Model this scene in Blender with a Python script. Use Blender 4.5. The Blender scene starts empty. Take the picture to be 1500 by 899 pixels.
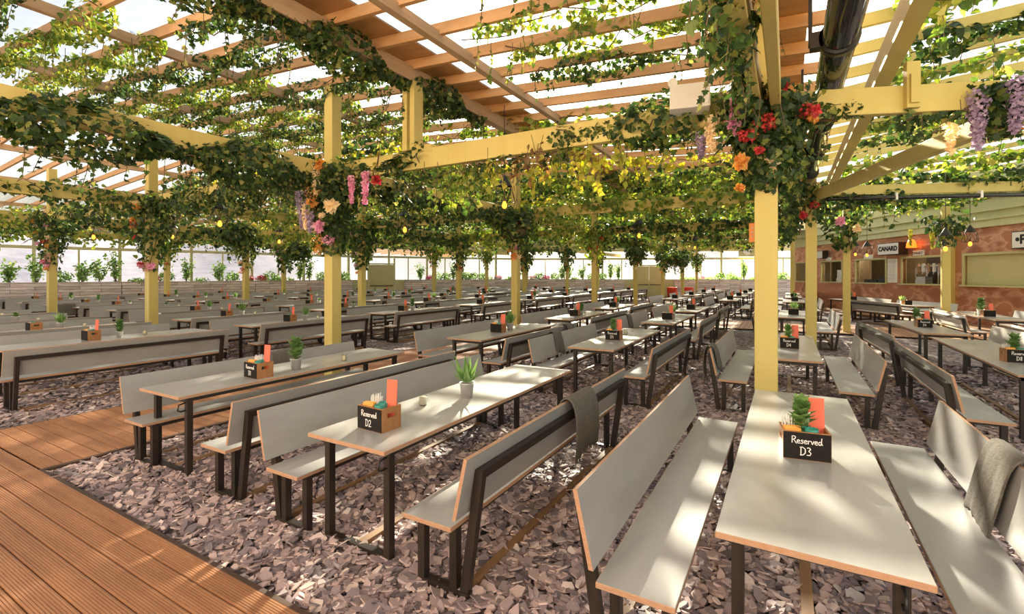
import bpy, math, random
import numpy as np
from mathutils import Vector, Matrix, Euler
C = bpy.context.scene.collection
SC = bpy.context.scene
R = math.radians
rng = np.random.default_rng(7)
random.seed(7)

# ---------------------------------------------------------------- camera, sky, sun, lamps, exposure
F, CA, SA, Y0, H = 699.0, math.cos(R(30)), math.sin(R(30)), 402.7, 1.87
cam = bpy.data.cameras.new('camera'); camo = bpy.data.objects.new('camera', cam); C.objects.link(camo)
camo.location = (0, 0, H); camo.rotation_euler = (R(90), 0, R(30))
cam.sensor_width = 36; cam.lens = F / 1500 * 36; cam.shift_y = -(449.5 - Y0) / 1500
cam.clip_start = .05; cam.clip_end = 400
SC.camera = camo
SC.view_settings.view_transform = 'Standard'; SC.view_settings.look = 'None'
SC.view_settings.exposure = 0.72; SC.view_settings.gamma = 1.0; SC.view_settings.use_curve_mapping = False
cy = SC.cycles
cy.use_denoising = True; cy.max_bounces = 10; cy.transparent_max_bounces = 24; cy.diffuse_bounces = 4
cy.sample_clamp_indirect = 8

SUN_AZ, SUN_EL = R(21.9), R(27)
sdir = Vector((-math.sin(SUN_AZ) * math.cos(SUN_EL), math.cos(SUN_AZ) * math.cos(SUN_EL), math.sin(SUN_EL)))
w = bpy.data.worlds.new('sky'); SC.world = w; w.use_nodes = True
nt = w.node_tree; nt.nodes.clear()
sky = nt.nodes.new('ShaderNodeTexSky'); sky.sky_type = 'NISHITA'; sky.sun_disc = False
sky.sun_elevation = SUN_EL; sky.sun_rotation = -SUN_AZ; sky.air_density = 1.2; sky.dust_density = 4; sky.ozone_density = 1
bg = nt.nodes.new('ShaderNodeBackground'); bg.inputs[1].default_value = .20
outw = nt.nodes.new('ShaderNodeOutputWorld')
nt.links.new(sky.outputs[0], bg.inputs[0]); nt.links.new(bg.outputs[0], outw.inputs[0])
sun = bpy.data.lights.new('sun', 'SUN'); sun.energy = 26; sun.angle = R(.9); sun.color = (1, .84, .60)
suno = bpy.data.objects.new('sun', sun); C.objects.link(suno); suno.location = (-12, 30, 18)
suno.rotation_euler = sdir.to_track_quat('Z', 'Y').to_euler()

# ---------------------------------------------------------------- helpers
def prj(x, y, z=0.0):
    r = x * CA + y * SA; fw = -x * SA + y * CA
    if fw < .2: return (-9999, -9999, fw)
    return (750 + F * r / fw, Y0 - F * (z - H) / fw, fw)

def seen(x, y, z=.8, m=60):
    u, v, fw = prj(x, y, z)
    return fw > .3 and -m < u < 1500 + m and -m < v < 899 + 2 * m

def unp(u, v, z):
    fw = F * (H - z) / (v - Y0); r = (u - 750) / F * fw
    return (r * CA - fw * SA, r * SA + fw * CA)

def atd(u, v, fw):
    r = (u - 750) / F * fw
    return (r * CA - fw * SA, r * SA + fw * CA, H + (Y0 - v) * fw / F)

def at_y(u, Y):
    k = (u - 750) / F; fw = Y / (k * SA + CA)
    return ((k * CA - SA) * fw, Y)

def tag(o, label=None, cat=None, group=None, kind=None):
    if label: o['label'] = label
    if cat: o['category'] = cat
    if group: o['group'] = group
    if kind: o['kind'] = kind
    return o

def empty(name, loc=(0, 0, 0), rz=0):
    o = bpy.data.objects.new(name, None); C.objects.link(o)
    o.location = loc; o.rotation_euler = (0, 0, rz); o.empty_display_size = .1
    return o

def link(name, me, parent=None, loc=(0, 0, 0), rz=0):
    o = bpy.data.objects.new(name, me); C.objects.link(o)
    if parent: o.parent = parent
    o.location = loc; o.rotation_euler = (0, 0, rz)
    return o

def kids(o):
    return [c for c in o.children]

def copy_tree(o, parent=None):
    c = o.copy(); C.objects.link(c)
    c.parent = parent
    for ch in list(o.children): copy_tree(ch, c)
    return c

class MB:
    """collects polygons; build() links them as one mesh object"""
    def __init__(s): s.v = []; s.f = []; s.m = []; s.sm = []
    def add(s, verts, faces, m=0, smooth=False):
        n = len(s.v); s.v += [tuple(p) for p in verts]
        for f in faces: s.f.append([i + n for i in f]); s.m.append(m); s.sm.append(smooth)
        return s
    def box(s, x0, x1, y0, y1, z0, z1, m=0, edge=None, M=None, top=None):
        """edge: material of the four sides, top: of the upper face"""
        v = [(x0, y0, z0), (x1, y0, z0), (x1, y1, z0), (x0, y1, z0), (x0, y0, z1), (x1, y0, z1), (x1, y1, z1), (x0, y1, z1)]
        if M is not None: v = [tuple(M @ Vector(p)) for p in v]
        n = len(s.v); s.v += v
        e = m if edge is None else edge
        for f, k in (((3, 2, 1, 0), m), ((4, 5, 6, 7), m if top is None else top), ((0, 1, 5, 4), e), ((1, 2, 6, 5), e), ((2, 3, 7, 6), e), ((3, 0, 4, 7), e)):
            s.f.append([i + n for i in f]); s.m.append(k); s.sm.append(False)
        return s
    def bar(s, a, b, wx, wy, m=0, up=(0, 0, 1)):
        a = Vector(a); b = Vector(b); d = (b - a).normalized(); u = Vector(up)
        if abs(d.dot(u)) > .99: u = Vector((0, 1, 0))
        x = d.cross(u).normalized(); y = x.cross(d).normalized()
        v = []
        for p in (a, b):
            for i, j in ((-1, -1), (1, -1), (1, 1), (-1, 1)): v.append(p + x * (wx / 2 * i) + y * (wy / 2 * j))
        return s.add(v, [(0, 1, 2, 3), (7, 6, 5, 4), (0, 4, 5, 1), (1, 5, 6, 2), (2, 6, 7, 3), (3, 7, 4, 0)], m)
    def tube(s, pts, r, n=8, m=0, cap=True):
        pts = [Vector(p) for p in pts]; rr = r if isinstance(r, (list, tuple)) else [r] * len(pts)
        base = len(s.v); prev = None
        for i, p in enumerate(pts):
            d = (pts[min(i + 1, len(pts) - 1)] - pts[max(i - 1, 0)]).normalized()
            if prev is None:
                prev = d.orthogonal().normalized()
            x = (prev - d * prev.dot(d)).normalized(); prev = x; y = d.cross(x)
            for k in range(n):
                a = 2 * math.pi * k / n
                s.v.append(tuple(p + (x * math.cos(a) + y * math.sin(a)) * rr[i]))
        for i in range(len(pts) - 1):
            for k in range(n):
                q = base + i * n; k2 = (k + 1) % n
                s.f.append([q + k, q + k2, q + n + k2, q + n + k]); s.m.append(m); s.sm.append(True)
        if cap:
            s.f.append([base + k for k in range(n)][::-1]); s.m.append(m); s.sm.append(False)
            q = base + (len(pts) - 1) * n
            s.f.append([q + k for k in range(n)]); s.m.append(m); s.sm.append(False)
        return s
    def lathe(s, prof, n=20, m=0, c=(0, 0, 0), smooth=True):
        base = len(s.v)
        for r, z in prof:
            for k in range(n):
                a = 2 * math.pi * k / n
                s.v.append((c[0] + r * math.cos(a), c[1] + r * math.sin(a), c[2] + z))
        for i in range(len(prof) - 1):
            for k in range(n):
                q = base + i * n; k2 = (k + 1) % n
                s.f.append([q + k, q + k2, q + n + k2, q + n + k]); s.m.append(m); s.sm.append(smooth)
        return s
    def join(s, o, M=None, mm=None):
        n = len(s.v)
        s.v += [tuple(M @ Vector(p)) for p in o.v] if M is not None else list(o.v)
        s.f += [[i + n for i in f] for f in o.f]; s.m += [mm.get(k, k) if mm else k for k in o.m]; s.sm += o.sm
        return s
    def mesh(s, name, mats):
        me = bpy.data.meshes.new(name)
        me.from_pydata(s.v, [], s.f)
        for m in (mats if isinstance(mats, (list, tuple)) else [mats]): me.materials.append(m)
        me.polygons.foreach_set('material_index', s.m)
        me.polygons.foreach_set('use_smooth', s.sm)
        me.update()
        return me
    def build(s, name, mats, parent=None, loc=(0, 0, 0), rz=0):
        return link(name, s.mesh(name, mats), parent, loc, rz)

def bevel(o, wd=.004, seg=2):
    b = o.modifiers.new('bevel', 'BEVEL'); b.width = wd; b.segments = seg; b.limit_method = 'ANGLE'
    return o

def np_mesh(name, V, loops, starts, totals, mats, midx=None):
    me = bpy.data.meshes.new(name)
    me.vertices.add(len(V)); me.vertices.foreach_set('co', np.asarray(V, np.float32).ravel())
    me.loops.add(len(loops)); me.loops.foreach_set('vertex_index', np.asarray(loops, np.int32))
    me.polygons.add(len(starts)); me.polygons.foreach_set('loop_start', np.asarray(starts, np.int32))
    for m in (mats if isinstance(mats, (list, tuple)) else [mats]): me.materials.append(m)
    if midx is not None: me.polygons.foreach_set('material_index', np.asarray(midx, np.int32))
    me.polygons.foreach_set('use_smooth', np.zeros(len(starts), bool))
    me.update(calc_edges=True); me.validate()
    return me

# ---------------------------------------------------------------- materials
def new_mat(name):
    m = bpy.data.materials.new(name); m.use_nodes = True
    t = m.node_tree; t.nodes.clear()
    o = t.nodes.new('ShaderNodeOutputMaterial'); b = t.nodes.new('ShaderNodeBsdfPrincipled')
    t.links.new(b.outputs[0], o.inputs[0])
    return m, t, b, o

def ramp(t, fac, stops):
    r = t.nodes.new('ShaderNodeValToRGB'); e = r.color_ramp.elements
    e[0].position, e[0].color = stops[0][0], (*stops[0][1], 1)
    e[1].position, e[1].color = stops[-1][0], (*stops[-1][1], 1)
    for p, c in stops[1:-1]:
        q = e.new(p); q.color = (*c, 1)
    t.links.new(fac, r.inputs[0])
    return r.outputs[0]

def noise(t, scale=5, detail=4, stretch=(1, 1, 1), coord='Object', rough=.6):
    tc = t.nodes.new('ShaderNodeTexCoord'); mp = t.nodes.new('ShaderNodeMapping'); mp.inputs['Scale'].default_value = stretch
    n = t.nodes.new('ShaderNodeTexNoise'); n.inputs['Scale'].default_value = scale; n.inputs['Detail'].default_value = detail
    n.inputs['Roughness'].default_value = rough
    t.links.new(tc.outputs[coord], mp.inputs[0]); t.links.new(mp.outputs[0], n.inputs[0])
    return n

def bump(t, b, h, strength=.2, dist=.01):
    k = t.nodes.new('ShaderNodeBump'); k.inputs['Strength'].default_value = strength; k.inputs['Distance'].default_value = dist
    t.links.new(h, k.inputs['Height']); t.links.new(k.outputs[0], b.inputs['Normal'])

def surf(name, c1, c2=None, rough=.5, scale=6, stretch=(1, 1, 1), metal=0, bmp=0, coat=0, rough2=None, spec=.5, lo=.3, hi=.7):
    m, t, b, o = new_mat(name)
    b.inputs['Roughness'].default_value = rough; b.inputs['Metallic'].default_value = metal
    b.inputs['Coat Weight'].default_value = coat; b.inputs['Coat Roughness'].default_value = .03 if metal or c2 is None else .24; b.inputs['Specular IOR Level'].default_value = spec
    if c2 is None: b.inputs['Base Color'].default_value = (*c1, 1)
    else:
        n = noise(t, scale, 5, stretch)
        t.links.new(ramp(t, n.outputs[0], [(lo, c1), (hi, c2)]), b.inputs['Base Color'])
        if bmp: bump(t, b, n.outputs[0], bmp)
        if rough2 is not None:
            mr = t.nodes.new('ShaderNodeMapRange'); mr.inputs[1].default_value = .3; mr.inputs[2].default_value = .7
            mr.inputs[3].default_value = rough; mr.inputs[4].default_value = rough2
            t.links.new(n.outputs[0], mr.inputs[0]); t.links.new(mr.outputs[0], b.inputs['Roughness'])
    return m

def leafmat(name, stops, trans=.45, rough=.45):
    m, t, b, o = new_mat(name)
    g = t.nodes.new('ShaderNodeNewGeometry')
    col = ramp(t, g.outputs['Random Per Island'], stops)
    b.inputs['Roughness'].default_value = rough
    t.links.new(col, b.inputs['Base Color'])
    tr = t.nodes.new('ShaderNodeBsdfTranslucent')
    hs = t.nodes.new('ShaderNodeHueSaturation'); hs.inputs['Value'].default_value = 1.5; hs.inputs['Saturation'].default_value = 1.15; hs.inputs['Hue'].default_value = .485
    t.links.new(col, hs.inputs['Color']); t.links.new(hs.outputs[0], tr.inputs[0])
    mx = t.nodes.new('ShaderNodeMixShader'); mx.inputs[0].default_value = trans
    t.links.new(b.outputs[0], mx.inputs[1]); t.links.new(tr.outputs[0], mx.inputs[2]); t.links.new(mx.outputs[0], o.inputs[0])
    return m

def glow(name, col, st):
    m, t, b, o = new_mat(name)
    b.inputs['Base Color'].default_value = (*col, 1); b.inputs['Emission Color'].default_value = (*col, 1); b.inputs['Emission Strength'].default_value = st
    return m

M = {}
M['paint'] = surf('cream_yellow_paint', (.56, .45, .13), (.63, .53, .175), .55, 3, (1, 1, .15), bmp=.05)
M['paint_pale'] = surf('pale_green_paint', (.58, .58, .30), (.65, .65, .36), .55, 3, (1, 1, .2))
M['timber'] = surf('warm_pine', (.52, .28, .10), (.68, .40, .18), .6, 9, (.12, 1, 1), bmp=.05)
M['timber_dark'] = surf('weathered_rafter_timber', (.42, .28, .15), (.56, .40, .24), .6, 9, (1, .12, 1))
M['board'] = surf('grey_painted_board', (.335, .335, .325), (.41, .41, .395), .30, 5, (1, .3, 1), bmp=.04, rough2=.44, coat=.25)
M['top'] = surf('grey_lacquered_top', (.40, .395, .375), (.49, .485, .46), .26, 5, (1, .3, 1), bmp=.04, rough2=.40, coat=.6)
M['ply'] = surf('plywood_edge', (.42, .23, .13), (.53, .32, .20), .6, 30, (1, 1, 8))
M['frame'] = surf('dark_brown_frame', (.014, .010, .007), (.034, .022, .015), .45, 14, (1, 1, .2))
M['runner'] = surf('brown_ground_runner', (.22, .12, .055), (.33, .19, .09), .6, 8, (1, .2, 1))
M['deck'] = surf('orange_brown_decking', (.27, .125, .06), (.48, .24, .11), .5, 4, (.25, 3, 1), bmp=.06, lo=.25, hi=.75)
M['deckedge'] = surf('dark_deck_edge', (.05, .03, .02), (.09, .05, .03), .6)
M['chalk'] = surf('blackboard', (.012, .011, .010), (.022, .02, .018), .8, 30, spec=.2)
M['chalkline'] = surf('chalk', (.85, .83, .8), None, .8)
M['crate'] = surf('varnished_crate_wood', (.30, .13, .045), (.46, .22, .08), .4, 20, (1, 1, .2), bmp=.05)
M['crate_dark'] = surf('handle_hole', (.55, .40, .28), None, .7)
M['coral'] = surf('coral_card', (.82, .15, .08), (.86, .18, .10), .55, 5)
M['white'] = surf('white_paper', (.85, .82, .76), None, .7)
M['napkin'] = surf('napkin_orange', (.85, .36, .06), (.92, .48, .12), .7, 40)
M['teal'] = surf('teal_tin', (.03, .25, .20), (.06, .38, .31), .35, 40)
M['zinc'] = surf('zinc_pot', (.55, .54, .52), (.70, .68, .65), .38, 15, metal=.55)
M['soil'] = surf('soil', (.03, .02, .015), (.06, .04, .03), .9, 40)
M['wax'] = surf('candle_wax', (.9, .78, .42), None, .5)
M['black'] = surf('black_metal', (.012, .012, .013), None, .35)
M['pipe'] = surf('glossy_black_pipe', (.015, .017, .014), None, .12, coat=.6)
M['blanket'] = surf('grey_wool', (.105, .095, .08), (.17, .155, .13), .95, 60, bmp=.5)
M['lampwhite'] = surf('white_lamp_housing', (.78, .76, .70), None, .4)
M['sign_daylight_white'] = surf('sign_and_daylight_white', (.86, .84, .78), None, .5)
M['signbrown'] = surf('brown_plaque', (.42, .20, .12), (.5, .26, .17), .6, 20)
M['signorange'] = surf('orange_plaque', (.80, .28, .07), None, .6)
M['steel'] = surf('brushed_steel', (.6, .6, .6), (.75, .75, .75), .3, 20, metal=.9)
M['kitchen'] = surf('kitchen_wall', (.36, .31, .20), (.42, .37, .25), .6, 3)
M['kitchen_dark'] = surf('dark_bar_back', (.02, .017, .015), None, .5)
M['shutter'] = surf('green_cream_shutter', (.52, .48, .22), (.58, .54, .27), .5, 2)
M['red'] = surf('red_plastic', (.75, .06, .02), None, .4)
M['amber'] = glow('amber_filament_glass', (1.0, .33, .035), 1.7)
M['amberlamp'] = glow('orange_heat_lamp', (1.0, .22, .02), 1.1)
M['ground_out'] = surf('pale_forecourt', (.70, .68, .70), (.82, .8, .82), .9, .3)
M['bank'] = surf('pale_lilac_bank', (.075, .08, .13), (.16, .16, .215), .9, .5, (1, 1, 3), bmp=.4)
M['petal_purple'] = leafmat('purple_petals', [(0, (.30, .21, .36)), (1, (.58, .46, .60))], .35)
M['petal_pink'] = leafmat('pink_petals', [(0, (.65, .22, .40)), (1, (.85, .55, .62))], .35)
M['petal_cream'] = leafmat('cream_petals', [(0, (.85, .70, .40)), (1, (.92, .82, .58))], .35)
M['petal_red'] = leafmat('red_petals', [(0, (.40, .02, .03)), (1, (.72, .08, .06))], .3)
M['petal_orange'] = leafmat('orange_petals', [(0, (.70, .30, .07)), (1, (.78, .52, .14))], .35)
M['petal_magenta'] = leafmat('magenta_petals', [(0, (.55, .03, .20)), (1, (.85, .20, .42))], .3)
M['ivy'] = leafmat('ivy_leaf', [(0, (.016, .042, .013)), (.45, (.04, .092, .024)), (.78, (.10, .17, .04)), (.93, (.30, .33, .08)), (1, (.45, .42, .14))])
M['ivy_light'] = leafmat('bright_ivy_leaf', [(0, (.06, .13, .025)), (.4, (.15, .25, .05)), (.8, (.32, .38, .07)), (1, (.55, .50, .14))])
M['ivy_gold'] = leafmat('yellow_green_spray', [(0, (.20, .26, .04)), (.5, (.42, .42, .06)), (1, (.65, .55, .12))])
M['ivy_brown'] = leafmat('russet_leaf', [(0, (.14, .07, .03)), (.5, (.22, .14, .05)), (1, (.36, .20, .08))])
M['succulent'] = leafmat('pot_plant_leaf', [(0, (.10, .20, .06)), (1, (.26, .42, .14))], .3)
M['shrub'] = leafmat('planter_shrub_leaf', [(0, (.07, .17, .05)), (.6, (.20, .36, .10)), (1, (.48, .58, .24))], .5)
M['vine'] = surf('vine_stem', (.10, .065, .03), (.16, .10, .05), .8, 30)

def gravel_mat():
    m, t, b, o = new_mat('plum_slate')
    g = t.nodes.new('ShaderNodeNewGeometry')
    col = ramp(t, g.outputs['Random Per Island'], [(0, (.13, .105, .115)), (.3, (.26, .205, .215)), (.6, (.41, .305, .295)), (.85, (.56, .42, .385)), (1, (.70, .59, .54))])
    t.links.new(col, b.inputs['Base Color']); b.inputs['Roughness'].default_value = .62
    n = noise(t, 60, 3); bump(t, b, n.outputs[0], .25, .004)
    return m
M['slate'] = gravel_mat()

def gravel_bed():
    m, t, b, o = new_mat('slate_gravel_bed')
    tc = t.nodes.new('ShaderNodeTexCoord')
    v = t.nodes.new('ShaderNodeTexVoronoi'); v.inputs['Scale'].default_value = 16; v.inputs['Randomness'].default_value = 1
    t.links.new(tc.outputs['Object'], v.inputs['Vector'])
    sep = t.nodes.new('ShaderNodeSeparateColor'); t.links.new(v.outputs['Color'], sep.inputs[0])
    col = ramp(t, sep.outputs[0], [(0, (.06, .05, .05)), (.4, (.21, .165, .165)), (.8, (.38, .285, .27)), (1, (.55, .45, .41))])
    t.links.new(col, b.inputs['Base Color']); b.inputs['Roughness'].default_value = .75
    bump(t, b, v.outputs['Distance'], .9, .03)
    return m
M['bed'] = gravel_bed()

def planks_mat():
    m, t, b, o = new_mat('reclaimed_grey_boards')
    tc = t.nodes.new('ShaderNodeTexCoord'); mp = t.nodes.new('ShaderNodeMapping')
    mp.inputs['Rotation'].default_value = (R(-90), 0, 0)
    br = t.nodes.new('ShaderNodeTexBrick'); br.inputs['Scale'].default_value = 1
    br.inputs['Brick Width'].default_value = 1.7; br.inputs['Row Height'].default_value = .16; br.inputs['Mortar Size'].default_value = .008
    br.inputs['Color1'].default_value = (.80, .74, .70, 1); br.inputs['Color2'].default_value = (.48, .42, .40, 1); br.inputs['Mortar'].default_value = (.03, .02, .02, 1)
    t.links.new(tc.outputs['Object'], mp.inputs[0]); t.links.new(mp.outputs[0], br.inputs[0])
    n = noise(t, 7, 5, (.3, 1, 4)); mx = t.nodes.new('ShaderNodeMix'); mx.data_type = 'RGBA'; mx.blend_type = 'MULTIPLY'; mx.inputs[0].default_value = .8
    t.links.new(br.outputs[0], mx.inputs[6]); t.links.new(ramp(t, n.outputs[0], [(.3, (.6, .55, .52)), (.7, (1.5, 1.45, 1.4))]), mx.inputs[7])
    t.links.new(mx.outputs[2], b.inputs['Base Color']); b.inputs['Roughness'].default_value = .8
    return m
M['planks'] = planks_mat()

def copper_mat():
    m, t, b, o = new_mat('patinated_copper')
    n = noise(t, .9, 3, (.8, 1, .5), rough=.5); n2 = noise(t, 2.0, 4, (.6, 1, 1.2), rough=.5)
    mx = t.nodes.new('ShaderNodeMath'); mx.operation = 'ADD'; t.links.new(n.outputs[0], mx.inputs[0]); t.links.new(n2.outputs[0], mx.inputs[1])
    col = ramp(t, mx.outputs[0], [(.55, (.34, .13, .07)), (.85, (.47, .19, .10)), (1.1, (.58, .25, .14)), (1.45, (.80, .45, .30))])
    t.links.new(col, b.inputs['Base Color']); b.inputs['Metallic'].default_value = .55
    mr = t.nodes.new('ShaderNodeMapRange'); mr.inputs[1].default_value = .7; mr.inputs[2].default_value = 1.3; mr.inputs[3].default_value = .55; mr.inputs[4].default_value = .3
    t.links.new(mx.outputs[0], mr.inputs[0]); t.links.new(mr.outputs[0], b.inputs['Roughness'])
    return m
M['copper'] = copper_mat()

def sheet_mat():
    """milky polycarbonate: passes part of the daylight straight, scatters the rest"""
    m, t, b, o = new_mat('milky_roof_sheet')
    tr = t.nodes.new('ShaderNodeBsdfTransparent'); tr.inputs[0].default_value = (.50, .54, .59, 1)
    tl = t.nodes.new('ShaderNodeBsdfTranslucent'); tl.inputs[0].default_value = (.22, .24, .26, 1)
    gl = t.nodes.new('ShaderNodeBsdfGlossy'); gl.inputs['Roughness'].default_value = .25; gl.inputs[0].default_value = (.8, .82, .85, 1)
    n = noise(t, 1.5, 5, (1, 8, 1)); fr = ramp(t, n.outputs[0], [(.3, (.30, .30, .30)), (.7, (.46, .46, .46))])
    a = t.nodes.new('ShaderNodeMixShader'); t.links.new(fr, a.inputs[0]); t.links.new(tr.outputs[0], a.inputs[1]); t.links.new(tl.outputs[0], a.inputs[2])
    c = t.nodes.new('ShaderNodeMixShader'); c.inputs[0].default_value = .06; t.links.new(a.outputs[0], c.inputs[1]); t.links.new(gl.outputs[0], c.inputs[2])
    t.links.new(c.outputs[0], o.inputs[0])
    return m
M['sheet'] = sheet_mat()

def glass_mat(name='clear_glass', tint=(.96, .97, .98), refl=.08):
    m, t, b, o = new_mat(name)
    tr = t.nodes.new('ShaderNodeBsdfTransparent'); tr.inputs[0].default_value = (*tint, 1)
    gl = t.nodes.new('ShaderNodeBsdfGlossy'); gl.inputs['Roughness'].default_value = .03
    lw = t.nodes.new('ShaderNodeLayerWeight'); lw.inputs[0].default_value = .15
    mr = t.nodes.new('ShaderNodeMapRange'); mr.inputs[3].default_value = refl * .4; mr.inputs[4].default_value = .6
    t.links.new(lw.outputs['Fresnel'], mr.inputs[0])
    c = t.nodes.new('ShaderNodeMixShader'); t.links.new(mr.outputs[0], c.inputs[0]); t.links.new(tr.outputs[0], c.inputs[1]); t.links.new(gl.outputs[0], c.inputs[2])
    t.links.new(c.outputs[0], o.inputs[0])
    return m
M['glass'] = glass_mat()

# ---------------------------------------------------------------- ground and decking
O = MB(); O.box(-120, 90, -60, 160, -.30, -.12, 0); tag(O.build('ground', M['ground_out']), kind='structure')
# low bank beyond the windows
V = []; Fc = []
nx, ny = 90, 14
for j in range(ny):
    for i in range(nx):
        a = R(-70 + 190 * i / (nx - 1)) ; d = 58 + j * 4.2
        hgt = 1.25 * max(0, j - .5) * (1 + .16 * math.sin(i * .55) + .08 * math.sin(i * 1.7 + j))
        V.append((-10 - d * math.sin(a), 8 + d * math.cos(a), -.2 + hgt))
for j in range(ny - 1):
    for i in range(nx - 1):
        q = j * nx + i; Fc.append((q, q + 1, q + nx + 1, q + nx))
hb = MB(); hb.add(V, Fc, 0, True); tag(hb.build('hill', M['bank']), kind='structure')
g = MB(); g.box(-38, 12, -8, 50, -.12, -.004, 0); tag(g.build('floor', M['bed']), kind='structure')

def grooved(mb, L0, L1, y, wd, z, along='x', groove=True):
    """one deck board from L0 to L1 with a ridged top"""
    n = 9; prof = [(0, -.025)]
    if groove:
        for k in range(n):
            a = wd * (.02 + .96 * k / n); b = wd * (.02 + .96 * (k + 1) / n); q = (b - a)
            prof += [(a, 0), (a + q * .62, 0), (a + q * .70, -.0045), (a + q * .93, -.0045)]
    else: prof += [(wd * .02, 0), (wd * .98, 0)]
    prof += [(wd, -.004), (wd, -.025)]
    v = []
    for L in (L0, L1):
        for t_, h in prof: v.append((L, y + t_, z + h) if along == 'x' else (y + t_, L, z + h))
    k = len(prof); f = []
    for i in range(k - 1): f.append((i, i + 1, k + i + 1, k + i) if along == 'y' else (i, k + i, k + i + 1, i + 1))
    mb.add(v, f, 0)

d = MB()
for k in range(24):
    y1 = 1.66 - k * .148
    grooved(d, -15.5, 4.6, y1 - .140, .140, .045, 'x')
tag(d.build('deck_terrace', M['deck']), kind='structure')
d = MB(); y = 1.69
while y < 38:
    grooved(d, -8.06, -6.09, y, .140, .045, 'x', y < 13); y += .148
tag(d.build('deck_boardwalk', M['deck']), kind='structure')
d = MB(); x = -5.9
while x < 6.5:
    grooved(d, 18.0, 21.0, x, .140, .045, 'y', False); x += .148
tag(d.build('deck_crossing', M['deck']), kind='structure')
e = MB(); e.box(-6.09, 4.6, 1.66, 1.69, -.06, .042); e.box(-15.5, -8.06, 1.66, 1.69, -.06, .042)
e.box(-6.09, -6.05, 1.69, 38, -.06, .042); e.box(-8.1, -8.06, 1.69, 38, -.06, .042)
tag(e.build('trim_1', M['deckedge']), kind='structure')

def chips(name, x0, x1, y0, y1, dens, smin, smax, lab):
    n = int((x1 - x0) * (y1 - y0) * dens)
    px = rng.uniform(x0, x1, n); py = rng.uniform(y0, y1, n)
    keep = np.array([seen(a, b, 0, 30) for a, b in zip(px, py)])
    px, py = px[keep], py[keep]; n = len(px)
    s = rng.uniform(smin, smax, n) * rng.choice([.7, 1, 1.25], n); th = rng.uniform(.003, .008, n); asp = rng.uniform(.42, .8, n)
    ang = np.linspace(0, 2 * np.pi, 7)[:-1][None] + rng.uniform(-.3, .3, (n, 6)); rad = rng.uniform(.6, 1.25, (n, 6))
    X = np.cos(ang) * rad * s[:, None]; Yy = np.sin(ang) * rad * s[:, None] * asp[:, None]
    rz = rng.uniform(0, 2 * np.pi, n); tx = rng.normal(0, .28, n); ty = rng.normal(0, .28, n)
    top = np.stack([X, Yy, np.repeat(th[:, None], 6, 1)], -1); bot = np.stack([X * 1.05, Yy * 1.05, -np.repeat(th[:, None], 6, 1)], -1)
    P = np.concatenate([top, bot], 1)
    P[..., 2] += P[..., 0] * tx[:, None] + P[..., 1] * ty[:, None]
    c, sn = np.cos(rz)[:, None], np.sin(rz)[:, None]
    xx = P[..., 0] * c - P[..., 1] * sn; yy = P[..., 0] * sn + P[..., 1] * c
    P[..., 0] = xx + px[:, None]; P[..., 1] = yy + py[:, None]; P[..., 2] += (rng.uniform(.004, .026, n))[:, None]
    f6 = [0, 1, 2, 3, 4, 5]; qs = [[k + 6, (k + 1) % 6 + 6, (k + 1) % 6, k] for k in range(6)]
    tpl = np.array(f6 + sum(qs, [])); tot = np.array([6] + [4] * 6)
    loops = (tpl[None] + (np.arange(n) * 12)[:, None]).ravel()
    st0 = np.concatenate([[0], np.cumsum(tot)[:-1]]); starts = (st0[None] + (np.arange(n) * len(tpl))[:, None]).ravel()
    me = np_mesh(name, P.reshape(-1, 3), loops, starts, np.tile(tot, n), M['slate'])
    tag(link(name, me), lab, 'gravel', kind='stuff')
chips('slate_chips', -6.03, 3.6, 1.70, 7.2, 900, .028, .056, 'plum grey slate chippings under the front tables')
chips('slate_chips', -6.03, 3.6, 7.2, 13.0, 330, .04, .062, 'plum grey slate chippings around the middle tables')
chips('slate_chips', -15, -8.12, 1.70, 8.0, 300, .04, .062, 'plum grey slate chippings past the boardwalk')

# ---------------------------------------------------------------- roof
def zr(X):
    if X > .6: return 4.62 + .20 * (X - .6)
    if X > -13: return 4.62 + .068 * (.6 - X)
    return 5.545 - .068 * (-13 - X)

def jbar(mb, y, xs, wd, dp, m=0, skew=0.0):
    """joist that follows the roof pitch; its underside lies on zr"""
    v = []
    for x in xs:
        yy = y + skew * (x - xs[0])
        for a, b in ((-wd / 2, 0), (wd / 2, 0), (wd / 2, dp), (-wd / 2, dp)): v.append((x, yy + a, zr(x) + b))
    f = [(3, 2, 1, 0)]
    for i in range(len(xs) - 1):
        q = i * 4
        for k in range(4): f.append((q + k, q + (k + 1) % 4, q + 4 + (k + 1) % 4, q + 4 + k))
    q = (len(xs) - 1) * 4; f.append((q, q + 1, q + 2, q + 3))
    mb.add(v, f, m)

XS = [12, 6, .6, -13, -37]
rs = MB()
for (xa, xb) in ((12, .95), (.2, -4.5), (-5.25, -13), (-13, -37)):
    ya, yb = -5, 48
    za, zb = zr(xa) + .16, zr(xb) + .16
    rs.add([(xa, ya, za), (xb, ya, zb), (xb, yb, zb), (xa, yb, za)], [(0, 1, 2, 3)])
ceil = tag(rs.build('ceiling', M['sheet']), kind='structure')
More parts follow.
